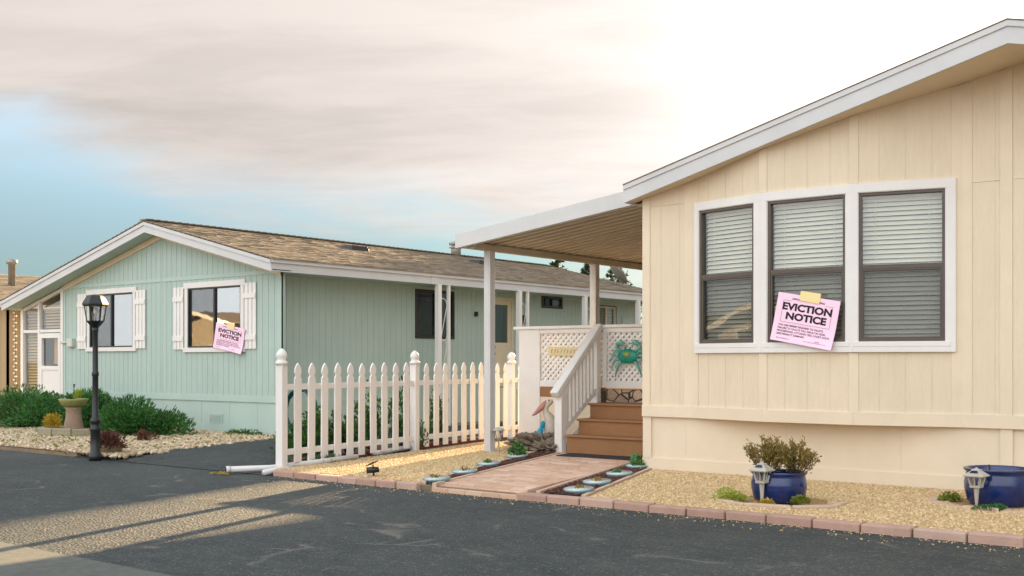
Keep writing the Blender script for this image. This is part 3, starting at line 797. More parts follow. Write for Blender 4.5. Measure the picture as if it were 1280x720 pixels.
mb.box(-10.02, -8.97, -.02, .012, .88, .965); mb.box(-10.02, -8.97, -.02, .012, 1.665, 1.73); mb.box(-10.36, -9.97, -.03, .018, 0, 1.73)
mb.box(-9.02, -8.93, -.03, .014, .88, 1.73)
mb.box(-8.86, -8.79, -.02, .012, .88, 1.73); mb.box(-8.79, -6.88, -.02, .011, .875, .965); mb.box(-8.79, -6.88, -.02, .011, 1.665, 1.73)
mb.build('panel_frame', white, dk, bevel=.003)
mb = MB(DT); mb.box(-10.45, -6.87, -.05, .045, 1.73, 1.775); mb.build('top_rail', white, dk, bevel=.008)
mb = MB(DT); mb.box(-9.97, -8.90, -.025, .006, .73, .878); mb.build('rim_board', brownstep, dk)
mb = MB(DT); mb.box(-9.97, -8.90, -.02, .002, 0, .73); mb.build('skirt_panel', creamtrim, dk)
mb = MB(DT); mb.box(-8.80, -6.88, -.02, .016, .862, .878); mb.build('nosing', M('tan_nosing', (214, 178, 128), .6), dk)
# flagstone riser
k = NT('flagstone'); vv = k.voro(5.5, out='Color', vec=None); ce = k.voro(5.5, 'DISTANCE_TO_EDGE')
hs = k.add('ShaderNodeSeparateColor'); k.link(vv, hs.inputs[0])
cc = k.ramp(hs.outputs[0], [(0, lin((150, 118, 92))), (.5, lin((186, 158, 130))), (1, lin((206, 184, 158)))])
cc = k.mix(.4, cc, k.ramp(k.noise(20), [(.3, lin((130, 104, 84))), (.7, lin((206, 184, 160)))]))
k.link(k.mix(k.ramp(ce, [(.03, (1, 1, 1)), (.06, (0, 0, 0))]), cc, lin((58, 46, 40))), k.b.inputs['Base Color']); k.b.inputs['Roughness'].default_value = .8
k.link(k.bump(ce, .6, .02), k.b.inputs['Normal'])
mb = MB(DT); mb.box(-8.80, -6.88, -.02, .004, .675, .86); mb.build('flagstone_riser', k.m, dk)
mb = MB(); mb.box(-10.34, -6.88, 13.44, 17.3, .83, .87); mb.build('deck_floor', brownstep, dk)
mb = MB(Fr(-10.36, 17.3, -math.pi / 2)); lattice(mb, .05, 3.85, .95, 1.68, -.012); mb.box(0, 3.9, -.02, .01, 0, .95); mb.box(0, 3.9, -.02, .012, 1.68, 1.74); mb.build('side_panel', white, dk)

mt = MB(); mt.hexa([(-8.62, 11.93, .012), (-7.30, 11.93, .012), (-6.98, 12.36, .012), (-8.70, 12.36, .012), (-8.62, 11.93, .024), (-7.30, 11.93, .024), (-6.98, 12.36, .024), (-8.70, 12.36, .024)])
prop(mt.build('door_mat', rubber), 'flat black rubber mat at the foot of the steps', 'door mat')

# crab ornament
cr = thing('crab_ornament', 'glossy green metal crab hung on the white lattice above the steps', 'wall ornament', (-8.40, 13.36, 1.2))
CT0 = Fr(-8.40, 13.385, 0, 1.325)
CT = lambda u, n, z: CT0(u * .88, n, z * .88)
mb = MB(CT); mb.blob((0, .045, 0), (.19, .045, .115), .05, 3, 18, 10); mb.build('shell', crabm, cr, True)
mb = MB(CT); mb.blob((0, .09, .03), (.07, .014, .035), .05, 4, 12, 8); mb.build('shell_spot', lime, cr, True)
for s in (-1, 1):
    mb = MB(CT); mb.tube([(s * .13, .03, .07), (s * .22, .04, .13), (s * .20, .05, .19)], [.022, .028, .03], 8)
    mb.tube([(s * .20, .05, .18), (s * .13, .05, .235), (s * .05, .05, .20)], [.040, .036, .006], 8); mb.tube([(s * .19, .05, .19), (s * .12, .05, .19), (s * .06, .05, .17)], [.02, .016, .005], 8)
    mb.build('claw', crabl, cr, True)
    for j, (a, l) in enumerate(((.25, .34), (-.05, .36), (-.38, .36), (-.78, .36))):
        mb = MB(CT); d = Vector((s * math.cos(a), 0, math.sin(a))); m_ = d * l * .72; m_.z += .03; e = d * l; e.z -= .08
        mb.tube([(d.x * .15, .03, d.z * .09), (m_.x, .055, m_.z), (e.x, .03, e.z)], [.022, .018 if j < 3 else .026, .006], 7); mb.build('leg', crabl, cr, True)
    mb = MB(CT); mb.tube([(s * .04, .05, .09), (s * .05, .06, .14)], [.01, .014], 6); mb.build('eye', crabm, cr, True)
# name board on lattice
sg = thing('name_board', 'pale yellow wooden name board with faint lettering on the left lattice', 'sign', (-9.55, 13.36, 1.3))
mb = MB(DT); mb.hexa([(-9.82, .0, 1.345), (-9.22, .0, 1.325), (-9.22, .02, 1.325), (-9.82, .02, 1.345), (-9.82, .0, 1.475), (-9.22, .0, 1.455), (-9.22, .02, 1.455), (-9.82, .02, 1.475)]); mb.build('board', signm, sg, bevel=.004)
mb = MB(DT)
for i in range(9):
    u = -9.76 + i * .058; zc = 1.41 - (u + 9.82) * .033
    mb.bar((u, .021, zc - .03), (u + rnd.uniform(.0, .03), .021, zc + .03), .004, .010, (0, 1, 0)); mb.bar((u, .021, zc + rnd.uniform(-.02, .02)), (u + .03, .021, zc + rnd.uniform(-.02, .02)), .004, .008, (0, 1, 0))
mb.build('lettering', M('faint_letters', (170, 160, 128), .7), sg)

# ------------------------------------------------------------------ mint house
gh = thing('mint_house', 'pale mint green manufactured home with white shutters, tan shingle roof and a glazed side porch', 'house', (-18.06, 12.45, 0))
GB = 24.5; PX_ = -18.06; PZ_ = 3.63; SL_ = .25      # underside at the ridge
def gz(x): return PZ_ - SL_ * abs(x - PX_)
GT = Fr(-21.44, 12.45)       # u = x + 21.44
top = lambda u: gz(u - 21.44) + .02
W1 = (-20.47, -18.98, 1.53, 2.58); W2_ = (-17.25, -15.74, 1.50, 2.58)
mb = MB(GT)
siding(mb, 0, 3.38, .64, top, .152, gap=.009, depth=.006, openings=[(W1[0] + 21.44, W1[1] + 21.44, W1[2], W1[3])])
siding(mb, 3.38, 6.76, .64, top, .152, gap=.009, depth=.006, openings=[(W2_[0] + 21.44, W2_[1] + 21.44, W2_[2], W2_[3])])
mb.build('front_wall', mint, gh)
mb = MB(GT)
mb.box(.02, 3.375, -.01, .012, 2.735, 2.80); mb.box(3.385, 6.66, -.01, .012, 2.735, 2.80)
mb.build('gable_band', minttrim, gh)
mb = MB(GT); mb.box(0, 6.76, -.03, .016, .55, .66); mb.build('lap_board', minttrim, gh, bevel=.002)
mb = MB(GT); mb.box(0, 6.76, -.06, -.008, -.05, .55)
for u in (.9, 2.1, 3.38, 4.55, 5.35, 6.1): mb.box(u - .02, u + .02, -.02, -.003, .16, .55)
mb.box(0, 6.76, -.02, -.002, -.05, .16); mb.build('skirting', minttrim, gh)
mb = MB(GT); mb.slant(6.66, 6.76, -.03, .013, .66, .66, gz(-14.78), gz(-14.68)); mb.build('corner_trim', minttrim, gh)
mb = MB(GT); mb.slant(0, .07, -.03, .013, .66, .66, gz(-21.44), gz(-21.37)); mb.build('corner_trim', minttrim, gh)
mb = MB(GT); mb.box(3.368, 3.392, -.01, .005, .66, gz(-18.06) - .01); mb.build('seam_trim', minttrim, gh)
mb = MB(); mb.box(-15.2, -14.69, 12.50, 12.54, -.05, 2.73); mb.build('return_wall', mint, gh)
# recessed side wall facing +X
ST = Fr(-15.20, 12.54, math.pi / 2)
SW = (16.31 - 12.54, 17.42 - 12.54, 1.74, 2.66)
mb = MB(ST)
siding(mb, 0, 11.9, .62, lambda u: 2.78, .152, gap=.009, depth=.006, openings=[SW, (20.50 - 12.54, 21.25 - 12.54, 2.50, 2.72), (22.72 - 12.54, 23.55 - 12.54, 1.75, 2.60), (18.62 - 12.54, 19.42 - 12.54, .72, 2.64)])
mb.build('side_wall', mint, gh)
mb = MB(ST); mb.box(0, 11.9, -.03, .012, .50, .62); mb.box(0, 11.9, -.03, .0, -.05, .5); mb.box(8.2, 11.9, -.01, .012, 2.70, 2.77); mb.build('side_skirting', minttrim, gh)
mb = MB(); mb.box(-21.44, -15.2, GB - .05, GB, 0, 2.7); mb.hexa([(-21.44, GB - .05, 2.7), (-14.7, GB - .05, 2.7), (-14.7, GB, 2.7), (-21.44, GB, 2.7), (-18.07, GB - .05, 3.6), (-18.05, GB - .05, 3.6), (-18.05, GB, 3.6), (-18.07, GB, 3.6)])
mb.box(-21.46, -21.43, 12.5, GB, 0, 2.75)
mb.build('rear_wall', mint, gh)
GS = Fr(0, 12.45)
for (a, b, c, d) in (W1, W2_):
    window(GS, gh, a, b, c, d, 'slider', dark, cw=.09, gl=glass_far, blind=False, head=.10, sill=.08, ears=.03)
    for s in (-1, 1):
        xs = (a - .09 - .03 - .30) if s < 0 else (b + .09 + .03)
        mb = MB(GS)
        for j in range(3): mb.box(xs + j * .105, xs + j * .105 + .088, .012, .030, c - .03, d + .03)
        o = mb.build('shutter', vinyl, gh, bevel=.003)
        for zc in (c + .17, d - .19):
            m2 = MB(GS); m2.box(xs - .005, xs + .303, .030, .046, zc - .045, zc + .045); m2.build('batten', vinyl, o, bevel=.003)
window(ST, gh, *SW, style='slider', fmat=dark, cw=0, cmat=dark, blind=False)
window(ST, gh, 20.50 - 12.54, 21.25 - 12.54, 2.50, 2.72, style='slider', fmat=dark, cw=0, cmat=dark, blind=False)
window(ST, gh, 22.72 - 12.54, 23.55 - 12.54, 1.75, 2.60, style='slider', fmat=doorm, cw=0, cmat=bronze, blind=True)
# side door
u0, u1 = 18.62 - 12.54, 19.42 - 12.54
mb = MB(ST); frame_rect(mb, u0, u1, .72, 2.64, .06, -.04, .02); mb.box(u0 + .06, u1 - .06, -.04, -.005, .78, 1.66); mb.box(u0 + .06, u1 - .06, -.04, -.005, 2.48, 2.58); mb.box(u0 + .06, u0 + .17, -.04, -.005, 1.66, 2.48); mb.box(u1 - .17, u1 - .06, -.04, -.005, 1.66, 2.48)
dr = mb.build('side_door', doorm, gh, bevel=.004)
mb = MB(ST); mb.box(u0 + .17, u1 - .17, -.03, -.025, 1.66, 2.48); mb.build('pane', glass, dr)
mb = MB(ST); mb.box(u0 + .15, u1 - .15, -.2, -.19, 1.6, 2.5); mb.build('dark_recess', interior, dr)
mb = MB(ST)
for zk in (1.42, 1.56): mb.lathe([(.012, 0), (.03, .02), (.032, .05), (.0, .06)], (0, 0, 0), 10) if False else mb.blob((u0 + .11, .025, zk), (.035, .035, .035), 0, 1, 8, 6)
mb.build('door_knob', dark, dr, True)
mb = MB(ST); mb.box(19.70 - 12.54, 19.78 - 12.54, 0, .08, 2.08, 2.28); mb.build('wall_light', dark, gh, bevel=.01)
mb = MB(ST); mb.box(18.1 - 12.54, 18.16 - 12.54, 0, .06, 2.20, 2.30); mb.build('door_chime', dark, gh)
mb = MB(ST); mb.box(23.85 - 12.54, 24.3 - 12.54, 0, .03, 1.3, 2.35); mb.box(23.83 - 12.54, 24.32 - 12.54, 0, .04, 2.33, 2.37); mb.build('utility_panel', minttrim, gh, bevel=.004)
# roof
rf = MB()
for sg_, xe in ((1, -14.5), (-1, -23.25)):
    ze = gz(xe)
    rf.hexa([(xe, 12.10, ze + .15), (PX_, 12.10, PZ_ + .15), (PX_, GB + .3, PZ_ + .15), (xe, GB + .3, ze + .15), (xe, 12.10, ze + .20), (PX_, 12.10, PZ_ + .20), (PX_, GB + .3, PZ_ + .20), (xe, GB + .3, ze + .20)])
rf = rf.build('roof', shingle, gh)
mb = MB(); shingles(mb, PX_, PZ_ + .215, SL_, 3.58, lambda x: 12.07, GB + .3, 1, pitch=.14, tab=.2)
shingles(mb, PX_, PZ_ + .215, SL_, 5.2, lambda x: 12.07, 14.2, -1, pitch=.14, tab=.3)
mb.bar((PX_, 12.04, PZ_ + .225), (PX_, GB + .3, PZ_ + .225), .2, .012)
for i in range(80): mb.bar((PX_, 12.04 + i * .155, PZ_ + .232), (PX_, 12.04 + i * .155 + .15, PZ_ + .242), .22, .012)
mb.build('shingles', shingle, rf)
mb = MB(); mb.box(-17.35, -16.95, 16.1, 16.5, 0, 0)
mb = MB()
for x, y in ((-17.0, 16.4), (-16.9, 20.4)):
    z = gz(x) + .235; mb.hexa([(x - .2, y - .25, z + .03), (x + .15, y - .25, z - .05), (x + .15, y + .25, z - .05), (x - .2, y + .25, z + .03), (x - .2, y - .22, z + .07), (x + .12, y - .22, z + .05), (x + .12, y + .22, z + .05), (x - .2, y + .22, z + .07)])
    mb.build('roof_vent', dark, rf, bevel=.004); mb = MB()
mb = MB(); mb.lathe([(.13, -.1), (.12, .12), (.12, .14), (.17, .15), (.17, .18), (.11, .19), (.11, .22), (.175, .23), (.175, .28), (.09, .31)], (PX_ + .05, 20.75, 3.87), 14); mb.build('flue_vent', galv, rf, True)
for sgx, xe in ((1, -14.5), (-1, -23.25)):
    a, b = (PX_, gz(PX_)), (xe, gz(xe)); mb = MB()
    mb.hexa([(a[0], 12.07, a[1]), (b[0], 12.07, b[1]), (b[0], 12.10, b[1]), (a[0], 12.10, a[1]), (a[0], 12.07, a[1] + .14), (b[0], 12.07, b[1] + .14), (b[0], 12.10, b[1] + .14), (a[0], 12.10, a[1] + .14)])
    mb.hexa([(a[0], 12.05, a[1] + .13), (b[0], 12.05, b[1] + .13), (b[0], 12.10, b[1] + .13), (a[0], 12.10, a[1] + .13), (a[0], 12.05, a[1] + .19), (b[0], 12.05, b[1] + .19), (b[0], 12.10, b[1] + .19), (a[0], 12.10, a[1] + .19)])
    mb.build('barge_board', greywhite, gh)
    mb = MB(); mb.hexa([(a[0], 12.10, a[1] + .02), (b[0], 12.10, b[1] + .02), (b[0], 12.5, b[1] + .02), (a[0], 12.5, a[1] + .02), (a[0], 12.10, a[1] + .035), (b[0], 12.10, b[1] + .035), (b[0], 12.5, b[1] + .035), (a[0], 12.5, a[1] + .035)])
    mb.build('soffit', minttrim, gh)
    xw = -14.68 if sgx > 0 else -21.44
    mb = MB(); mb.hexa([(a[0], 12.42, a[1] - .09), (xw, 12.42, gz(xw) - .09), (xw, 12.455, gz(xw) - .09), (a[0], 12.455, a[1] - .09), (a[0], 12.42, a[1] + .015), (xw, 12.42, gz(xw) + .015), (xw, 12.455, gz(xw) + .015), (a[0], 12.455, a[1] + .015)])
    mb.build('frieze_board', creamtrim, gh)
mb = MB(); ze = gz(-14.5)
mb.box(-14.53, -14.50, 12.10, GB + .3, ze + .0, ze + .15); mb.box(-14.53, -14.47, 12.08, GB + .3, ze + .14, ze + .20); mb.box(-14.53, -14.485, 16.0, 16.2, ze - .004, ze + .205)
mb.build('eave_fascia', greywhite, gh, bevel=.003)
mb = MB(); mb.box(-15.22, -14.53, 12.5, GB + .28, ze + .005, ze + .02); mb.build('porch_ceiling', minttrim, gh)
# scroll posts under the long eave
for y in (16.35, 18.90, 21.35, 23.65):
    up = MB(); 
    o = None
    for dy in (-.15, .17):
        m2 = MB(); wv = .055 if dy > 0 else .095
        m2.box(-14.56, -14.56 + wv, y + dy - wv / 2, y + dy + wv / 2, 0, ze)
        if o is None: o = m2.build('porch_post', vinyl, gh)
        else: m2.build('upright', vinyl, o)
    m2 = MB(); z = .25
    while z < 2.5:
        pts = [(-14.54, y + .01 + .12 * math.cos(math.pi - math.pi * k / 8), z + .5 + .13 * math.sin(math.pi * k / 8)) for k in range(9)]
        pts += [(-14.54, y + .12 - .03 * k, z + .45 - .11 * k) for k in range(8)]
        m2.tube(pts, .008, 5)
        pts = [(-14.54, y + .01 - .12 * math.cos(math.pi * k / 8), z - .10 - .1 * math.sin(math.pi * k / 8)) for k in range(9)]
        m2.tube(pts, .008, 5); z += .80
    m2.build('scroll', vinyl, o, True)
mb = MB(GS); frame_rect(mb, -16.62, -16.26, .16, .32, .02, -.01, .006)
for i in range(5): mb.box(-16.60, -16.28, -.01, .003, .185 + i * .025, .198 + i * .025)
mb.build('foundation_vent', minttrim, gh)
mb = MB(GS); mb.box(-21.22, -21.02, 0, .08, 1.55, 1.72); mb.build('junction_box', elec, gh, bevel=.01)
mb = MB(GS); mb.tube([(-21.5, .04, 1.64), (-21.2, .04, 1.64)], .02, 8); mb.build('conduit', elec, gh, True)
# glazed side porch
sun_p = MB(GS)
P0, P1 = -23.12, -21.47
zt = lambda x: gz(x) - .0
for x, w in ((-23.08, .10), (-22.40, .07), (-21.50, .09)): sun_p.slant(x - w / 2, x + w / 2, -.06, .02, 0, 0, zt(x - w / 2), zt(x + w / 2))
sun_p.box(P0, P1, -.05, .012, 1.86, 1.92); sun_p.box(P0, -22.43, -.05, .012, 0, .32)
sun_p.hexa([(P0, -.05, zt(P0) - .07), (P1, -.05, zt(P1) - .07), (P1, .012, zt(P1) - .07), (P0, .012, zt(P0) - .07), (P0, -.05, zt(P0)), (P1, -.05, zt(P1)), (P1, .012, zt(P1)), (P0, .012, zt(P0))])
spo = sun_p.build('glazed_porch', vinyl, gh)
mb = MB(GS); mb.box(-22.36, -22.28, -.04, .02, .1, 1.84); mb.box(-21.64, -21.56, -.04, .02, .1, 1.84); mb.box(-22.28, -21.64, -.04, .02, 1.74, 1.84); mb.box(-22.28, -21.64, -.04, .02, 1.08, 1.16); mb.box(-22.28, -21.64, -.03, .0, .1, 1.08)
mb.build('storm_door', vinyl, spo)
mb = MB(GS); mb.slant(P0 + .03, P1 - .03, -.03, -.026, .3, .3, zt(P0) - .05, zt(P1) - .05); mb.build('porch_glass', glass, spo)
bl = MB(GS); z = .34
while z < 2.7:
    for (xa, xb) in ((-23.03, -22.44), (-22.36, -21.55)):
        if z > 1.9 or xb < -22.4:
            if z < zt(xa) - .12: bl.hexa([(xa, -.09, z), (xb, -.09, z), (xb, -.086, z), (xa, -.086, z), (xa, -.13, z + .045), (xb, -.13, z + .045), (xb, -.126, z + .045), (xa, -.126, z + .045)])
    z += .062
bl.build('porch_blind', M('tan_blind', (206, 176, 128), .6), spo)
mb = MB(GS); mb.box(P0, P1, -1.2, -1.18, 0, 2.4); mb.box(P1 - .01, P1, -1.2, -.06, 0, 2.6); mb.box(P0, P1, -1.2, -.1, .05, .07); mb.build('dark_recess', interior, spo)
mb = MB(GS)
for x in (-22.02, -21.95, -21.88): mb.slant(x, x + .06, -.16, -.12, 1.2, 1.2, 1.74, 1.74)
mb.build('curtain', M('gold_curtain', (196, 150, 84), .8), spo)
mb = MB(); mb.box(-23.14, -23.10, 12.5, GB, 0, 2.35); mb.build('porch_side_wall', greywhite, gh)

# satellite dish on the mint roof
dx, dy, dz = -15.35, 25.4 - 1.6, 3.16
ds = thing('satellite_dish', 'grey satellite dish on the far end of the mint house roof', 'satellite dish', (dx, dy, dz - .05))
mb = MB(); mb.tube([(dx, dy, dz - .06), (dx, dy, dz + .12), (dx + .05, dy + .05, dz + .2)], .025, 8); mb.build('mast', galv, ds, True)
mb = MB(); ax = Vector((.45, .62, .62)).normalized(); xx = ax.cross(Vector((0, 0, 1))).normalized(); yy = xx.cross(ax)
cc_ = Vector((dx, dy, dz + .28)); rings = 5; b0 = len(mb.v)
R_ = [(0, .0), (.12, .012), (.22, .04), (.30, .08), (.30, .09), (.22, .055), (.12, .03), (0, .02)]
mb.T = lambda x, y, z: tuple(cc_ + xx * x * 1.0 + yy * y * 1.1 + ax * z); mb.lathe([(max(r, .001), z) for r, z in R_], (0, 0, 0), 20); mb.build('dish', galv, ds, True)
mb = MB(); mb.tube([cc_ - yy * .28, cc_ + ax * .32 - yy * .12], .012, 6); mb.build('feed_arm', galv, ds, True)

# string of bulbs down the porch corner
sl = thing('string_lights', 'hanging string of small pale bulbs at the left corner of the mint house', 'string lights', (-23.2, 12.36, .3))
mb = MB(); mb.tube([(-23.22, 12.36, .3), (-23.22, 12.36, 2.5)], .006, 5); mb.build('cord', dark, sl)
mb = MB()
for i in range(30): mb.blob((-23.22 + .03 * (-1) ** i, 12.35, .35 + i * .072), (.028, .028, .022), 0, i, 8, 6)
mb.build('bulb_row', beads, sl, True)

# tan house at the left edge
th = thing('tan_house', 'tan neighbouring house with brown shingle roof at the left edge', 'house', (-29.9, 14.0, 0))
TT = Fr(-33.3, 14.0); xr = -26.68
mb = MB(TT); siding(mb, 0, 6.62, .0, lambda u: 3.52 - .25 * abs(u - 3.31) - .05, .3); mb.build('wall', tan, th)
mb = MB(Fr(xr, 14.0, math.pi / 2)); siding(mb, 0, 11, 0, lambda u: 2.62, .3); mb.build('side_wall', tan, th)
mb = MB()
for s in (-1, 1):
    mb.hexa([(-29.99, 13.6, 3.50), (-29.99 + s * 3.6, 13.6, 2.60), (-29.99 + s * 3.6, 25, 2.60), (-29.99, 25, 3.50), (-29.99, 13.6, 3.62), (-29.99 + s * 3.6, 13.6, 2.72), (-29.99 + s * 3.6, 25, 2.72), (-29.99, 25, 3.62)])
rf = mb.build('roof', shingle2, th)
mb = MB(); shingles(mb, -29.99, 3.64, .25, 3.6, lambda x: 13.57, 25, 1); mb.build('shingles', shingle, rf)
mb = MB(); mb.box(-26.39, -26.36, 13.6, 25, 2.56, 2.73); mb.hexa([(-29.99, 13.57, 3.48), (-26.39, 13.57, 2.58), (-26.39, 13.6, 2.58), (-29.99, 13.6, 3.48), (-29.99, 13.57, 3.63), (-26.39, 13.57, 2.73), (-26.39, 13.6, 2.73), (-29.99, 13.6, 3.63)]); mb.build('fascia', greywhite, th)
mb = MB(); mb.lathe([(.09, -.2), (.09, .58), (.14, .60), (.14, .70), (.06, .73)], (-28.35, 15.0, 3.2), 12); mb.build('flue_pipe', galv, th, True)
mb = MB(); mb.blob((-28.3, 19.5, 3.36), (.22, .22, .08), .1, 2); mb.build('roof_cap', M('clay_cap', (170, 100, 60), .8), th, True)

# ------------------------------------------------------------------ picket fence
fn = thing('picket_fence', 'white vinyl picket fence with three capped posts along the driveway', 'fence', FA)
FT = lambda u, n, z: (FA.x + FD.x * u + FD.y * n, FA.y + FD.y * u - FD.x * n, z)   # n towards the walk
mb = MB(FT); 
def fpost(u):
    m = MB(FT); m.box(u - .05, u + .05, -.05, .05, -.05, 1.22); o = m.build('fence_post', vinyl, fn, bevel=.005)
    m = MB(); x, y, _ = FT(u, 0, 0); q = math.pi / 4
    m.lathe([(.075, 1.215), (.075, 1.245), (.055, 1.26), (.05, 1.275), (.062, 1.30), (.066, 1.325), (.058, 1.355), (.035, 1.385), (.008, 1.405)], (x, y, 0), 12)
    m.build('post_cap', vinyl, o, True)
for u in (0, FS, 2 * FS): fpost(u)
for a, b in ((.05, FS - .05), (FS + .05, 2 * FS - .05), (2 * FS + .05, 2 * FS + .9)):
    for z0, z1 in ((.145, .215), (.915, .985)):
        m = MB(FT); m.box(a, b, -.016, .018, z0, z1); m.build('rail', vinyl, fn, bevel=.003)
pp = None; w = .0625
prof = [(-w, .05), (w, .05), (w, 1.05), (w * .62, 1.075), (w * .95, 1.12), (w * .85, 1.165), (w * .45, 1.205), (0, 1.235), (-w * .45, 1.205), (-w * .85, 1.165), (-w * .95, 1.12), (-w * .62, 1.075), (-w, 1.05)]
us = [FS * s_ + FS / 11 * (i + 1) for s_ in (0, 1) for i in range(10)] + [2 * FS + FS / 11 * (i + 1) for i in range(3)]
for u in us:
    if pp is None:
        m = MB(FT); n = len(prof); m.v = []
        F_ = [FT(u + a, .019, z) for a, z in prof]; B_ = [FT(u + a, .041, z) for a, z in prof]
        m.v = F_ + B_; m.f = [tuple(reversed(range(n))), tuple(range(n, 2 * n))] + [(i, (i + 1) % n, n + (i + 1) % n, n + i) for i in range(n)]; m.mi = [0] * len(m.f)
        pp = m.build('picket', vinyl, fn, bevel=.003); up_ = u
    else:
        c = pp.copy(); C.objects.link(c); c.location = FD * (u - up_) + Vector((0, 0, rnd.uniform(-.006, .006))); c.parent = fn; c.rotation_euler = (rnd.uniform(-.009, .009), 0, rnd.uniform(-.02, .02))

# brick edging and pipes at the fence
mb = MB(FT)
u = .35
while u < 6.2:
    mb.box(u, u + .20, -.16 + rnd.uniform(-.008, .008), -.07, -.05, .075 + rnd.uniform(-.012, .012)); u += .212
struct(mb.build('brick_edging', redbrick, bevel=.006))
pi = thing('drain_pipe', 'white plastic drain pipe lying open-ended at the foot of the first fence post', 'pipe', FT(-.1, .0, -.02))
mb = MB(FT)
a = [(-.42, -.42, .0), (-.05, -.115, .0), (.5, .10, .03), (1.3, .13, .04)]
mb.tube(a, .035, 12); mb.build('long_pipe', pvc, pi, True)
mb = MB(FT); mb.tube([(-.45, -.445, .0), (-.415, -.416, .0)], .039, 12); mb.build('collar', pvc, pi, True)
mb = MB(FT); mb.tube([(-.455, -.449, .0), (-.449, -.444, .0)], .031, 12); mb.build('pipe_mouth', interior, pi, True)
mb = MB(FT); mb.tube([(.05, .10, .0), (-.16, .05, -.01), (-.34, .02, -.025)], .034, 10); mb.build('branch_pipe', pvc, pi, True)
mb = MB(FT); mb.tube([(1.9, -.04, .03), (2.8, -.035, .06)], .035, 10); prop(mb.build('water_pipe', pvc, None, True), 'short white pipe lying on the brick edging near the middle fence post', 'pipe')
lf = leaf_quads(np.array([FT(-.55 + .25 * rnd.random(), -.60 + .2 * rnd.random(), -.04) for i in range(40)]), nr.randn(40, 3) * [1, 1, .2], .05)
prop(bulk('dry_leaves', lf, 4, yellowl), 'small heap of dry yellow leaves at the open pipe end', 'leaves')

# hose on a reel, behind the fence
hx, hy = -13.95, 12.22
hr = thing('hose_reel', 'coiled dark green garden hose behind the left end of the picket fence', 'garden hose', (hx, hy, 0))
mb = MB(); pts = []
for i in range(90):
    a = i * .42; r = .30 + .012 * math.sin(i * .7); pts.append((hx + r * math.cos(a) * .95, hy + r * .25 * math.cos(a) + .0012 * i - .05, .44 + r * 1.2 * math.sin(a)))
mb.tube(pts, .013, 6); mb.build('hose', hosem, hr, True)
mb = MB(); mb.tube([(hx, hy, 0), (hx, hy, .80)], .02, 8); mb.box(hx - .12, hx + .12, hy - .03, hy + .03, .76, .80); mb.build('stand', dark, hr, True)

# ------------------------------------------------------------------ street lamp
LX, LY = -13.51, 8.29
lp = thing('lamp_post', 'black lantern lamp post with glass panes standing at the gravel corner', 'street lamp', (LX, LY, -.05))
mb = MB(); mb.lathe([(.085, -.06), (.085, .02), (.066, .04), (.06, .32), (.072, .34), (.072, .37), (.055, .40), (.06, .44), (.072, .46), (.06, .49), (.042, .52), (.038, 1.05), (.046, 1.07), (.046, 1.10), (.037, 1.12), (.034, 1.64), (.042, 1.66), (.042, 1.70)], (LX, LY, 0), 16); mb.build('pole', dark, lp, True)
mb = MB(); mb.lathe([(.03, 1.69), (.07, 1.73), (.105, 1.775), (.11, 1.79)], (LX, LY, 0), 6); mb.build('lantern_cup', dark, lp)
mb = MB()
for i in range(6):
    a = math.pi / 3 * i; mb.bar((LX + .105 * math.cos(a), LY + .105 * math.sin(a), 1.785), (LX + .14 * math.cos(a), LY + .14 * math.sin(a), 1.99), .014, .014)
mb.build('lantern_cage', dark, lp)
mb = MB(); mb.lathe([(.10, 1.79), (.135, 1.99)], (LX, LY, 0), 6); mb.build('lantern_glass', glass, lp)
mb = MB(); mb.lathe([(.155, 1.985), (.165, 2.00), (.165, 2.02), (.12, 2.10), (.10, 2.125), (.02, 2.14)], (LX, LY, 0), 6); mb.build('lantern_hood', dark, lp, bevel=.003)
mb = MB(); mb.lathe([(.014, 1.79), (.014, 1.88), (.03, 1.90), (.02, 1.95), (.004, 1.965)], (LX, LY, 0), 8); mb.build('bulb', beads, lp, True)

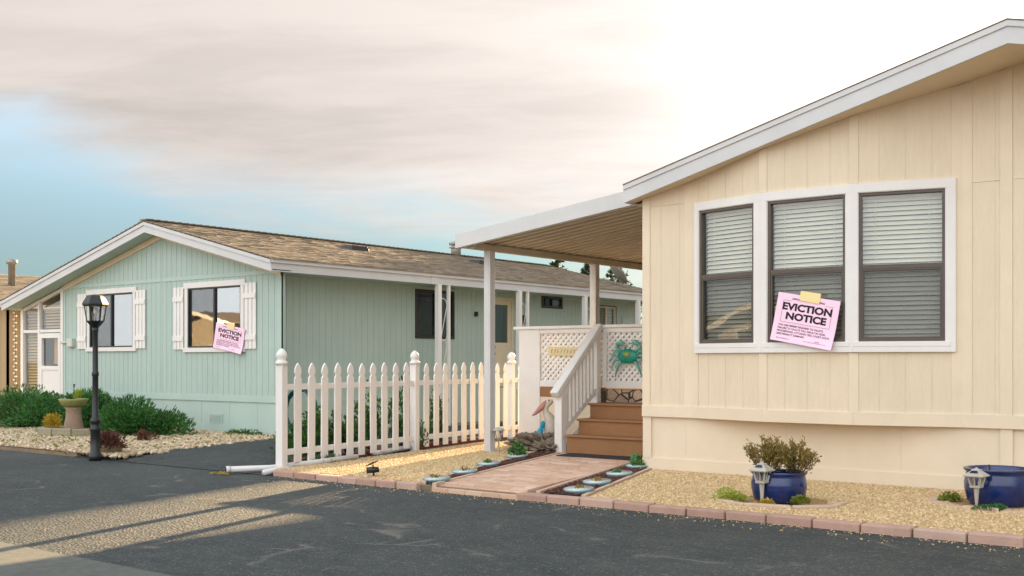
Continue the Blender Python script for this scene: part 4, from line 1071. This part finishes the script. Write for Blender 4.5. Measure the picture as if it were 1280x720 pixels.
# ------------------------------------------------------------------ notices
def notice(label, T, w, h, skew_deg, body=True):
    """T(x, n, z): flat paper frame, centre at origin"""
    o = thing('eviction_notice', label, 'notice', T(0, 0, 0))
    m = MB(T)
    nx, nz = 8, 6
    curl = lambda x, z: .012 * ((x / w * 2) ** 2) + (.026 + .014 * x / w) * max(0, -z / h * 2) ** 2 + .0025 * math.sin(9 * x / w + 4 * z / h)
    for i in range(nx):
        for j in range(nz):
            xs = [-w / 2 + w * i / nx, -w / 2 + w * (i + 1) / nx]; zs_ = [-h / 2 + h * j / nz, -h / 2 + h * (j + 1) / nz]
            q = [(xs[0], zs_[0]), (xs[1], zs_[0]), (xs[1], zs_[1]), (xs[0], zs_[1])]
            m.poly([(x, curl(x, z), z) for x, z in q]); m.poly([(x, curl(x, z) - .0015, z) for x, z in reversed(q)])
    m.build('paper', pink, o)
    TC = lambda x, n, z: T(x, n + curl(x, z) + .002, z)
    m = MB(); s = min(w / .68, h / .5); wx = (w / .68) / s
    text_into(m, 'EVICTION', .100 * s, -.0, .085 * s, 0, TC, bold=.0046 * s, sx=1.22 * wx)
    text_into(m, 'NOTICE', .100 * s, -.0, -.012 * s, 0, TC, bold=.0046 * s, sx=1.22 * wx)
    m.build('heading', ink, o)
    m = MB(); text_into(m, 'DEPARTMENT OF HOUSING', .027 * s, 0, .193 * s, 0, TC, bold=.0006 * s, sx=1.05 * wx)
    for i, t in enumerate(('YOU ARE HEREBY REQUIRED TO VACATE.', 'FAILURE TO VACATE WILL RESULT IN LEGAL', 'PROCEEDINGS, ATTORNEY FEES, COURT COSTS', 'AND PENALTY DAMAGES')):
        text_into(m, t, .0265 * s, -.285 * s * wx, -.088 * s - i * .031 * s, 0, TC, bold=.0006 * s, align='LEFT', sx=wx)
    text_into(m, 'Notice Delivered', .020 * s, -.28 * s * wx, -.223 * s, 0, TC, align='LEFT'); text_into(m, 'DATE', .020 * s, .17 * s, -.205 * s, 0, TC)
    m.build('small_print', ink, o)
    m = MB(TC); t = .0025 * s
    def ln(x0, z0, x1, z1): m.box(min(x0, x1) - t / 2, max(x0, x1) + t / 2, 0, .0006, min(z0, z1) - t / 2, max(z0, z1) + t / 2)
    a, b, c_, d = -.27 * s * wx, .27 * s * wx, -.045 * s, .178 * s
    ln(a, c_, b, c_); ln(a, c_, a, d); ln(b, c_, b, d); ln(a, d, -.19 * s * wx, d); ln(.19 * s * wx, d, b, d); ln(0.02 * s, -.212 * s, .27 * s, -.212 * s)
    m.build('ruled_box', ink, o)
    m = MB(T); m.hexa([(-.10 * s, .0, h / 2 - .055), (.12 * s, .0, h / 2 - .06), (.12 * s, .012, h / 2 - .06), (-.10 * s, .012, h / 2 - .055), (-.10 * s, -.002, h / 2 + .045), (.12 * s, -.002, h / 2 + .045), (.12 * s, .010, h / 2 + .045), (-.10 * s, .010, h / 2 + .045)])
    m.build('tape_strip', tape, o)
    return o
def paperframe(cx, y, cz_, rot, skew=0):
    c, s = math.cos(rot), math.sin(rot)
    return lambda x, n, z: (cx + x * c - (z + skew * x) * s, y - n, cz_ + x * s + z * c)
notice('large pink eviction notice taped over the middle bay window of the cream house', paperframe(-4.725, 10.893, 1.668, math.radians(-10.5)), .675, .50, 0)
notice('small pink eviction notice taped on the right window of the mint house', paperframe(-16.00, 12.40, 1.660, math.radians(-9.5)), .80, .44, 0)

# ------------------------------------------------------------------ yard lights
def yard_lantern(x, y, label, h=.36, rot=.25):
    o = thing('yard_lantern', label, 'solar lantern', (x, y, 0), 'grey solar lanterns beside the blue pots')
    k = h / .36
    m = MB(); m.lathe([(.012, -.02), (.012, .03), (.024, .17 * k), (.026, .185 * k)], (x, y, 0), 8, rot); m.build('stake', lanternm, o, True)
    m = MB(); m.lathe([(.055, .183 * k), (.062, .19 * k), (.062, .2 * k), (.05, .205 * k)], (x, y, 0), 4, rot); m.build('base_tray', lanternm, o)
    m = MB()
    for i in range(4):
        a = rot + math.pi / 2 * i
        m.bar((x + .05 * math.cos(a), y + .05 * math.sin(a), .2 * k), (x + .078 * math.cos(a), y + .078 * math.sin(a), .292 * k), .012, .012)
        a2 = a + math.pi / 4; m.bar((x + .037 * math.cos(a2), y + .037 * math.sin(a2), .2 * k), (x + .056 * math.cos(a2), y + .056 * math.sin(a2), .292 * k), .006, .006)
    m.build('cage', lanternm, o)
    m = MB(); m.lathe([(.046, .203 * k), (.072, .29 * k)], (x, y, 0), 4, rot); m.build('pane', glass, o)
    m = MB(); m.lathe([(.118, .286 * k), (.122, .296 * k), (.05, .338 * k), (.045, .35 * k), (.02, .356 * k), (.004, .37 * k)], (x, y, 0), 4, rot); m.build('roof_cap', lanternm, o, bevel=.002)
    m = MB(); T = Fr(x, y, rot - math.pi / 4 + .0)
    m.hexa([(-.035, .062, .322 * k), (.035, .062, .322 * k), (.022, .040, .338 * k), (-.022, .040, .338 * k), (-.035, .064, .325 * k), (.035, .064, .325 * k), (.022, .042, .341 * k), (-.022, .042, .341 * k)]); m.T = T
    m2 = MB(T); m2.hexa([(-.035, .062, .322 * k), (.035, .062, .322 * k), (.022, .040, .338 * k), (-.022, .040, .338 * k), (-.035, .064, .326 * k), (.035, .064, .326 * k), (.022, .042, .342 * k), (-.022, .042, .342 * k)]); m2.build('solar_cell', solarcell, o)
    return o
yard_lantern(-4.33, 9.06, 'grey solar lantern in front of the blue pot that holds a shrub', .37, .75)
yard_lantern(-2.79, 9.98, 'grey solar lantern in front of the blue pot at the right edge', .34, .7)
# slim path light by the patio post
plx, ply = -9.66, 12.02
o = thing('path_light', 'slim pale path light on a stake beside the patio cover post', 'path light', (plx, ply, 0))
m = MB(); m.lathe([(.022, 0), (.012, .03), (.011, .17), (.02, .18)], (plx, ply, 0), 8); m.build('stake', lanternm, o, True)
m = MB(); m.lathe([(.02, .178), (.035, .19), (.055, .30)], (plx, ply, 0), 8); m.build('glass_shade', glass, o)
m = MB(); m.lathe([(.085, .30), (.09, .31), (.05, .335), (.01, .35)], (plx, ply, 0), 12); m.build('cap', lanternm, o, True)
m = MB(); 
for i in range(6): a = i * math.pi / 3; m.bar((plx + .03 * math.cos(a), ply + .03 * math.sin(a), .185), (plx + .058 * math.cos(a), ply + .058 * math.sin(a), .303), .008, .008)
m.build('cage', lanternm, o)
# black solar spotlight near the kerb
sx_, sy_ = -8.66, 8.62
o = thing('solar_spotlight', 'small black solar spotlight on a stake in the gravel behind the kerb', 'spotlight', (sx_, sy_, 0))
m = MB(); m.tube([(sx_, sy_, 0), (sx_, sy_, .07)], .012, 8); m.build('stake', dark, o)
m = MB(); m.tube([(sx_ - .055, sy_ - .05, .075), (sx_ + .045, sy_ + .04, .085)], [.035, .03], 12); m.build('lamp_head', dark, o, True)
m = MB(); m.tube([(sx_, sy_, .09), (sx_ - .01, sy_, .135)], .008, 6); m.hexa([(sx_ - .075, sy_ - .05, .118), (sx_ + .03, sy_ - .05, .165), (sx_ + .03, sy_ + .05, .175), (sx_ - .075, sy_ + .05, .128), (sx_ - .075, sy_ - .05, .124), (sx_ + .03, sy_ - .05, .171), (sx_ + .03, sy_ + .05, .181), (sx_ - .075, sy_ + .05, .134)])
m.build('solar_panel', dark, o)

# ------------------------------------------------------------------ pots, bowls and plants
def leafy(name, c, r, n, size, mat, parent=None, lobes=8, seed=1, aspect=.45, up=.4, flat=0):
    P, D = bush_pts(c, r, n, lobes, 0.02, seed, up, flat)
    return bulk(name, leaf_quads(P, D, size, aspect), 4, mat, parent)
def stems(name, c, r, n, h, mat, parent, thick=.006):
    m = MB(); R = random.Random(n)
    for i in range(n):
        a = R.random() * 6.28; q = R.random() ** .5
        e = (c[0] + r[0] * q * math.cos(a) * .8, c[1] + r[1] * q * math.sin(a) * .8, c[2] + h * R.uniform(.5, .9))
        s = (c[0] + r[0] * q * math.cos(a) * .25, c[1] + r[1] * q * math.sin(a) * .25, c[2])
        mdl = tuple((s[k] * .5 + e[k] * .5) + (0.02 * R.uniform(-1, 1)) for k in range(3)); m.tube([s, mdl, e], [thick, thick * .8, thick * .4], 5)
    return m.build(name, mat, parent, True)
def bluepot(x, y, r, h, label):
    o = thing('blue_pot', label, 'plant pot', (x, y, 0)); k = r
    m = MB(); m.lathe([(k * .80, 0), (k * .90, .03), (k * .99, h * .45), (k * 1.0, h * .62), (k * .95, h * .82), (k * .93, h * .88), (k * .99, h * .93), (k * 1.02, h * .97), (k * 1.0, h), (k * .90, h), (k * .88, h * .92), (k * .88, h * .8)], (x, y, 0), 40); m.build('pot', blueglaze, o, True)
    m = MB(); m.lathe([(k * .88, h * .70), (k * .88, h * .86), (.01, h * .88)], (x, y, 0), 20); m.build('soil', soil, o)
    return o
p1 = bluepot(POT1[0], POT1[1], .245, .275, 'round blue glazed pot holding a bushy olive shrub')
def clump(c, r, n, seed, parent, nm='foliage'):
    R = np.random.RandomState(seed); tips = []
    m = MB()
    for i in range(44):
        a = R.rand() * 6.283; q = R.rand() ** .6; e = np.array([c[0] + r[0] * q * math.cos(a), c[1] + r[1] * q * math.sin(a), c[2] + r[2] * (1.0 - .35 * q * q) * (.65 + .4 * R.rand())])
        s = np.array([c[0] + r[0] * q * .2 * math.cos(a), c[1] + r[1] * q * .2 * math.sin(a), c[2] - .02]); tips.append((s, e)); mid = (s + e) / 2 + [0, 0, -.01]
        m.tube([tuple(s), tuple(mid), tuple(e)], [.004, .003, .0015], 4)
    m.build('branch', trunkm, parent)
    k = R.randint(0, len(tips), n); t = .35 + .65 * R.rand(n, 1) ** .7
    S = np.array([tips[i][0] for i in k]); E = np.array([tips[i][1] for i in k])
    P = S * (1 - t) + E * t + R.randn(n, 3) * .012; D = unit(E - S) * .8 + R.randn(n, 3) * .7 + [0, 0, .3]
    return bulk(nm, leaf_quads(P, D, .024, .5), 4, olive, parent)
clump((POT1[0] - .10, POT1[1] - .02, .25), (.22, .19, .34), 2600, 5, p1)
clump((POT1[0] + .14, POT1[1] + .04, .25), (.21, .19, .32), 2400, 6, p1)
p2 = bluepot(POT2[0], POT2[1], .285, .32, 'wide blue glazed pot with bare soil at the right edge')
m = MB(); m.tube([(POT2[0] - .05, POT2[1] - .05, .27), (POT2[0] - .06, POT2[1] - .08, .35)], .008, 6); m.build('dead_twig', trunkm, p2)
def ring(name, cx, cy, rx, ry_, a0, a1, n, label, mat, h=.06, w=.09):
    m = MB()
    for i in range(n):
        t0 = a0 + (a1 - a0) * i / n + .012; t1 = a0 + (a1 - a0) * (i + 1) / n - .012; jt = rnd.uniform(-.01, .01)
        q = [(cx + (rx + s) * math.cos(t), cy + (ry_ + s) * math.sin(t)) for t, s in ((t0, -w / 2), (t1, -w / 2), (t1, w / 2), (t0, w / 2))]
        m.prism(q, -.04, h + jt)
    return prop(m.build(name, mat, bevel=.012), label, 'edging')
ring('stone_ring', POT1[0] + .02, POT1[1] - .02, .56, .47, math.radians(175), math.radians(385), 5, 'curved concrete edging around the shrub pot', edging, .028, .075)
ring('stone_ring', POT2[0] + .05, POT2[1] - .05, .58, .50, math.radians(160), math.radians(340), 6, 'curved concrete edging around the pot at the right edge', edging, .028, .075)
for (c, r, n, s, mt_, lab) in (((-4.66, 9.12, 0), (.17, .14, .12), 900, 3, lime, 'yellow green creeping plant left of the shrub pot'),
                               ((-4.05, 9.20, 0), (.16, .12, .09), 600, 4, mossy, 'low green creeping plant right of the shrub pot'),
                               ((-4.26, 9.0, 0), (.10, .07, .06), 260, 9, yellowl, 'tiny yellow plant in front of the shrub pot'),
                               ((-3.10, 10.33, 0), (.20, .14, .07), 800, 5, mossy, 'low green mat plant left of the right-edge pot'),
                               ((-2.66, 9.86, 0), (.16, .13, .06), 800, 6, jun, 'bright green moss cushion in front of the right-edge pot')):
    prop(leafy('creeping_plant', c, r, n, .022, mt_, None, 7, s, .5), lab, 'plant')
# shallow bowls
def bowl(x, y, label, kind, first=[None]):
    o = thing('planter_bowl', label, 'planter bowl', (x, y, 0), 'shallow glazed bowls sunk in the mulch strips')
    R_ = .135; BT = lambda a, b, c: (a, b, c + (b - y) * .09 - .006)
    m = MB(BT); m.lathe([(R_ * .6, -.03), (R_ * .9, .0), (R_, .035), (R_ * 1.08, .048), (R_ * 1.08, .054), (R_ * .98, .054)], (x, y, 0), 24); m.build('bowl', bowlglaze, o, True)
    m = MB(BT); m.lathe([(R_ * .99, .055), (R_ * .8, .034), (R_ * .6, .026), (.01, .024)], (x, y, 0), 24); m.build('bowl_inside', bowlin, o, True)
    m = MB(BT); m.lathe([(R_ * .62, .025), (R_ * .55, .036), (.01, .042)], (x, y, 0), 16); m.build('soil', soil, o)
    if kind == 'big': leafy('succulent', (x, y, .03), (.14, .13, .20), 420, .045, succ, o, 9, int(abs(x) * 100), .6, .5)
    elif kind == 'cactus':
        leafy('succulent', (x + .05, y, .03), (.12, .10, .10), 300, .045, succ, o, 9, 5, .6, .5)
        m = MB(); m.blob((x - .07, y, .10), (.03, .03, .07), .1, 3); m.blob((x - .04, y + .02, .14), (.045, .02, .03), .1, 3); m.build('cactus_pad', M('cactus_green', (44, 110, 50), .6), o, True)
    elif kind: leafy('succulent', (x, y, .03), (.06, .06, .05), 90 if kind == 'small' else 40, .03, succ if kind == 'small' else olive, o, 5, int(abs(y) * 100), .6, .5)
for x, y, l, k_ in ((-7.80, 8.68, 'nearly empty glazed bowl nearest the kerb in the left mulch strip', 'dry'), (-8.08, 9.45, 'glazed bowl with dry stems, second from the kerb in the left mulch strip', 'dry'),
                    (-8.47, 10.35, 'glazed bowl with a small green succulent, third from the kerb in the left strip', 'small'), (-8.87, 11.42, 'glazed bowl with a full green succulent next to the grey rock', 'big'),
                    (-6.08, 8.78, 'nearly empty glazed bowl nearest the kerb in the right mulch strip', 'dry'), (-6.32, 9.45, 'glazed bowl with a dry twig, second from the kerb in the right mulch strip', 'dry'),
                    (-6.60, 10.30, 'glazed bowl with a tiny sprout, third from the kerb in the right strip', 'small'), (-6.93, 11.22, 'glazed bowl with a cactus and succulent beside the cream house corner', 'cactus')):
    bowl(x, y, l, k_)

# rock and pelican statue
m = MB(); m.blob((-9.42, 12.62, .07), (.36, .26, .15), .34, 8, 72, 44, 3.0); m.blob((-9.12, 12.42, .05), (.20, .16, .11), .32, 11, 48, 30, 3.0)
prop(m.build('lava_rock', rockm, None), 'rough brown volcanic rock at the foot of the porch deck', 'rock')
pl_ = thing('pelican_statue', 'painted pelican statue with a lowered pink beak on the rock below the lattice', 'statue', (-9.32, 12.86, .12))
px0, py0 = -9.40, 12.84
KT = lambda x, y, z: (px0 + x * .79 + y * .62, py0 + x * .62 - y * .79, z)
m = MB(KT); m.tube([(.02, 0, .10), (.04, 0, .22), (.03, 0, .36), (-.0, 0, .46), (-.05, .0, .54), (-.045, 0, .61), (-.01, 0, .665), (.0, 0, .70)], [.05, .105, .11, .07, .045, .04, .05, .03], 12); m.blob((-.0, 0, .675), (.058, .045, .045), .05, 2); m.build('body', pelw, pl_, True)
m = MB(KT); m.tube([(-.03, .0, .68), (-.11, .01, .60), (-.20, .015, .51), (-.24, .015, .485)], [.035, .045, .022, .008], 10); m.build('beak', pelb, pl_, True)
m = MB(KT); m.tube([(.07, .05, .40), (.10, .06, .25), (.10, .05, .12)], [.03, .06, .015], 10); m.build('wing', M('statue_wing', (140, 126, 112), .8, .2, 30, .4, 50), pl_, True)
m = MB(KT); m.blob((-.005, .045, .70), (.01, .01, .01), 0, 1, 8, 6); m.build('eye', dark, pl_, True)
m = MB(KT); m.tube([(-.04, .02, .17), (-.05, .02, .02)], .014, 6); m.tube([(.04, .02, .17), (.04, .02, .02)], .014, 6); m.build('feet', pelb, pl_, True)
m = MB(KT); m.tube([(-.10, .05, .33), (-.14, .055, .22), (-.19, .06, .08)], [.025, .055, .04], 8); m.blob((-.09, .05, .36), (.035, .03, .05), .1, 3)
o_ = m.build('fish', M('painted_blue', (24, 140, 176), .5, .3, 40), pl_, True)

# left bed
def juniper(c, r, n, seed, label, mat=jun):
    P, D = bush_pts(c, r, n, 26, .02, seed, .25, .2)
    o = thing('juniper_bush', label, 'bush', c, 'dark green junipers in front of the mint house')
    # fan shaped sprays: short spurs carried on arching twigs
    bulk('foliage', leaf_quads(P, D, .085, .26), 4, mat, o)
    stems('stem', c, r, 24, r[2] * .9, trunkm, o, .012)
    return o
juniper((-20.6, 11.3, 0), (1.45, .85, .78), 13000, 1, 'dark spreading juniper at the far left in front of the glazed porch')
juniper((-19.1, 11.65, 0), (.75, .6, .82), 7000, 2, 'dark juniper clump behind the pedestal planter')
juniper((-16.75, 11.15, 0), (1.05, .7, .70), 11000, 3, 'broad dark juniper with yellow tips right of the lamp post')
prop(leafy('yellow_bush', (-17.80, 10.10, 0.05), (.27, .22, .34), 1300, .035, yellowl, None, 8, 4), 'small golden yellow bush inside the stone ring', 'bush')
ring('stone_ring', -17.55, 10.30, .55, .42, math.radians(150), math.radians(360), 6, 'low grey stone block ring around the yellow bush', stoneware, .14, .14)
prop(leafy('low_weed', (-15.35, 12.15, 0), (.6, .16, .12), 500, .04, junb, None, 10, 14), 'thin line of green weeds along the mint house skirting', 'plant')
prop(leafy('lime_shrub', (-22.4, 10.9, 0), (.4, .3, .42), 900, .06, lime, None, 8, 15), 'bright lime green shrub at the left edge', 'bush')
lp_ = [(-20, 8.6), (-13.5, 8.55), (-14.3, 12.3), (-20, 12.3)]
q_ = np.array([(-20 + 6.5 * rnd.random(), 8.6 + 3.6 * rnd.random()) for i in range(900)]); q_ = q_[inpoly(q_, lp_)]
prop(bulk('leaf_litter', leaf_quads(np.column_stack([q_, np.full(len(q_), .03)]), nr.randn(len(q_), 3) * [1, 1, .25] + [0, 0, .1], .055), 4, mossy), kind='stuff')
pd = thing('pedestal_planter', 'speckled stone pedestal planter topped by a green basin and succulents', 'planter', (-18.2, 10.75, 0))
cx, cy = -17.95, 10.6
m = MB(); m.lathe([(.19, 0), (.17, .10), (.13, .28), (.125, .42), (.15, .46)], (cx, cy, 0), 18); m.build('pedestal', M('speckled_stone', (156, 132, 112), .9, .35, 60, .5, 60), pd, True)
m = MB(); m.lathe([(.10, .46), (.20, .50), (.235, .57), (.25, .60), (.235, .61), (.2, .58)], (cx, cy, 0), 20); m.build('basin', M('green_basin', (140, 142, 84), .7, .2, 30), pd, True)
m = MB(); m.lathe([(.21, .56), (.2, .585), (.01, .59)], (cx, cy, 0), 12); m.build('soil', soil, pd)
leafy('succulent', (cx - .12, cy, .58), (.09, .08, .14), 120, .06, succ, pd, 5, 3, .5, .9)
leafy('succulent', (cx + .13, cy, .60), (.12, .08, .16), 120, .06, lime, pd, 5, 4, .5, .9)
m = MB(); m.tube([(cx, cy, .58), (cx + .01, cy, .78), (cx + .02, cy, .86)], [.008, .006, .02], 6); m.build('dry_stalk', trunkm, pd)
rp = thing('red_potted_plant', 'low burgundy leaved plant in a dark pot behind the lamp post', 'potted plant', (-13.75, 8.62, 0))
m = MB(); m.lathe([(.12, 0), (.17, .10), (.18, .12), (.16, .12), (.02, .11)], (-13.72, 8.66, 0), 16); m.build('pot', stoneware, rp, True)
leafy('foliage', (-13.72, 8.66, .08), (.36, .26, .26), 900, .055, redl, rp, 9, 7)
prop(leafy('red_shrub', (-15.35, 10.25, 0), (.22, .16, .18), 400, .05, redl, None, 8, 8), 'small rust red shrub at the edge of the right juniper', 'bush')

# plants behind the fence
labels = ['leafy green shrub behind the fence, first from the hose', 'leafy green shrub behind the fence, second from the hose', 'leafy green shrub behind the fence, third from the hose', 'leafy green shrub just before the middle fence post', 'leafy green shrub just past the middle fence post', 'vine-like green plant climbing at the scroll post behind the fence']
for i, (u, n, h) in enumerate(((.95, -.50, .42), (1.35, -.52, .52), (1.80, -.48, .55), (2.35, -.5, .68), (3.15, -.5, .70), (3.75, -.22, .80))):
    h *= 1.25; x, y, _ = FT(u, n, 0)
    o = thing('leafy_shrub', labels[i], 'bush', (x, y, 0), 'green shrubs growing behind the picket fence')
    leafy('foliage', (x, y, .02), (.30, .34, h) if i < 5 else (.14, .14, h), 900 if i < 5 else 420, .062, junb, o, 12, 20 + i, .6)
    stems('stem', (x, y, 0), (.25, .25, h), 12, h, trunkm, o)
prop(leafy('ground_ivy', FT(.75, -.02, 0), (.3, .5, .10), 500, .04, junb, None, 8, 33), 'trailing green ivy under the first fence pickets', 'plant')
prop(leafy('ivy_sprig', FT(2.95, .03, .0), (.06, .12, .5), 160, .05, junb, None, 9, 36), 'ivy sprig clinging to the middle fence post', 'plant')

# mint house side door steps with a dark handrail
o = thing('side_steps', 'dark railed steps at the side door of the mint house', 'steps', (-14.8, 19.0, 0))
m = MB(); m.box(-15.15, -14.2, 18.6, 19.5, -.02, .68); m.box(-14.2, -13.9, 18.6, 19.5, -.02, .45); m.box(-13.9, -13.6, 18.6, 19.5, -.02, .22); m.build('step_block', creamtrim, o)
m = MB(); m.tube([(-15.1, 19.55, 1.55), (-14.3, 19.55, 1.55), (-13.6, 19.55, 1.0), (-13.6, 19.55, 0)], .02, 6); m.tube([(-14.3, 19.55, 1.55), (-14.3, 19.55, 0)], .02, 6); m.build('handrail', dark, o)

# ------------------------------------------------------------------ far pines, and unseen cypresses added to shade the road
def conifer(x, y, h, r, label, seed):
    o = thing('pine_tree', label, 'tree', (x, y, 0), 'distant pine trees behind the mint house roof')
    R = np.random.RandomState(seed); m = MB(); m.tube([(x, y, 0), (x + .1, y, h * .6), (x, y, h)], [.22, .12, .02], 8); m.build('trunk', trunkm, o, True)
    P = []; D = []
    nb = 120
    for i in range(nb):
        z = h * (.25 + .75 * (i / nb) ** .9); rr = r * (1 - (i / nb)) ** .8 * R.uniform(.55, 1.1) + .12; a = R.rand() * 6.283
        k = 60; t = R.rand(k, 1) ** .6; d = np.array([math.cos(a), math.sin(a), .25])
        P.append(np.array([x, y, z]) + d * rr * t + R.randn(k, 3) * .05 * (1.2 - t)); D.append(np.tile(d, (k, 1)) + R.randn(k, 3) * .6)
    bulk('crown', leaf_quads(np.concatenate(P), np.concatenate(D), .20, .25), 4, pinel, o)
conifer(-43.2, 60, 8.0, 3.6, 'pointed pine tree rising over the middle of the mint house roof', 1)
conifer(-38.7, 60, 7.2, 2.8, 'short pine tree beside the satellite dish', 2)
conifer(-40.8, 60, 7.6, 1.8, 'thin sparse pine tree close to the rear patio post', 3)
def shade_tree(x, y, h, rx, ry_, label, seed):  # added out of view to block the sun, leaving one lit band on the road
    o = thing('added_shade_cypress', label, 'tree', (x, y, 0), 'unseen cypresses added behind the cream house to shade the road')
    m = MB(); m.tube([(x, y, 0), (x, y, h * .7)], [.3, .12], 8); m.build('trunk', trunkm, o, True)
    R = np.random.RandomState(seed); n = 9000; a = R.rand(n) * 6.283; z = R.rand(n); rr = (R.rand(n) ** .5) * (1 - .25 * z ** 4)
    P2 = np.stack([x + rx * rr * np.cos(a), y + ry_ * rr * np.sin(a), .8 + z * (h - 1.2)], 1); D2 = R.randn(n, 3) * [1, 1, .4] + [0, 0, .4]
    bulk('crown', leaf_quads(P2, D2, .5, .6), 4, cypl, o)
for i, (x, h) in enumerate(((-28.6, 14.6), (-26.9, 15.0), (-25.2, 15.5))): shade_tree(x, 60, h, 1.05, 1.2, ('leftmost', 'middle', 'rightmost')[i] + ' cypress of the left unseen group added to shade the road', 40 + i)
for i, (x, h) in enumerate(((-21.0, 16.2), (-19.2, 16.2), (-17.4, 16.5))): shade_tree(x, 60, h, 1.05, 1.2, ('leftmost', 'middle', 'rightmost')[i] + ' cypress of the right unseen group added to shade the road', 50 + i)

# ------------------------------------------------------------------ homes across the road (seen in the window glass)
hz = None
for i, (x, lab) in enumerate(((-18, 'beige home across the road opposite the lamp post'), (-32, 'beige home across the road further left'), (-46, 'beige home across the road, farthest left'))):
    if hz is None:
        hz = thing('facing_house', lab, 'house', (x, -9, 0), 'homes across the road mirrored in the windows')
        T = Fr(x + 4, -9, math.pi)
        m = MB(T); siding(m, 0, 8, -.05, lambda u: 3.5 - .22 * abs(u - 4), .3, openings=[(1.2, 2.8, 1.3, 2.6), (5.0, 6.6, 1.3, 2.6)]); m.build('wall', M('beige_wall', (158, 148, 132), .7), hz)
        for (a, b) in ((1.2, 2.8), (5.0, 6.6)): window(T, hz, a, b, 1.3, 2.6, 'slider', dark, cw=.09, blind=False)
        m = MB()
        for s in (-1, 1): m.hexa([(x, -8.5, 3.55), (x + s * 4.4, -8.5, 2.58), (x + s * 4.4, -20, 2.58), (x, -20, 3.55), (x, -8.5, 3.72), (x + s * 4.4, -8.5, 2.75), (x + s * 4.4, -20, 2.75), (x, -20, 3.72)])
        m.build('roof', shingle2, hz)
        m = MB()
        for s in (-1, 1): m.hexa([(x, -8.47, 3.53), (x + s * 4.4, -8.47, 2.56), (x + s * 4.4, -8.50, 2.56), (x, -8.50, 3.53), (x, -8.47, 3.74), (x + s * 4.4, -8.47, 2.77), (x + s * 4.4, -8.50, 2.77), (x, -8.50, 3.74)])
        m.build('barge_board', white, hz)
        m = MB(T); m.box(0, 8, 0, .03, .95, 1.1); m.build('lap_board', white, hz)
        m = MB(); m.box(x + 3.97, x + 4, -20, -9, -.05, 2.65); m.box(x - 4, x - 3.97, -20, -9, -.05, 2.65); m.box(x - 4, x + 4, -20, -19.97, -.05, 2.65); m.build('side_wall', bpy.data.materials['beige_wall'], hz)
    else:
        c = copy_tree(hz, None, (x, -9, 0)); c['label'] = lab
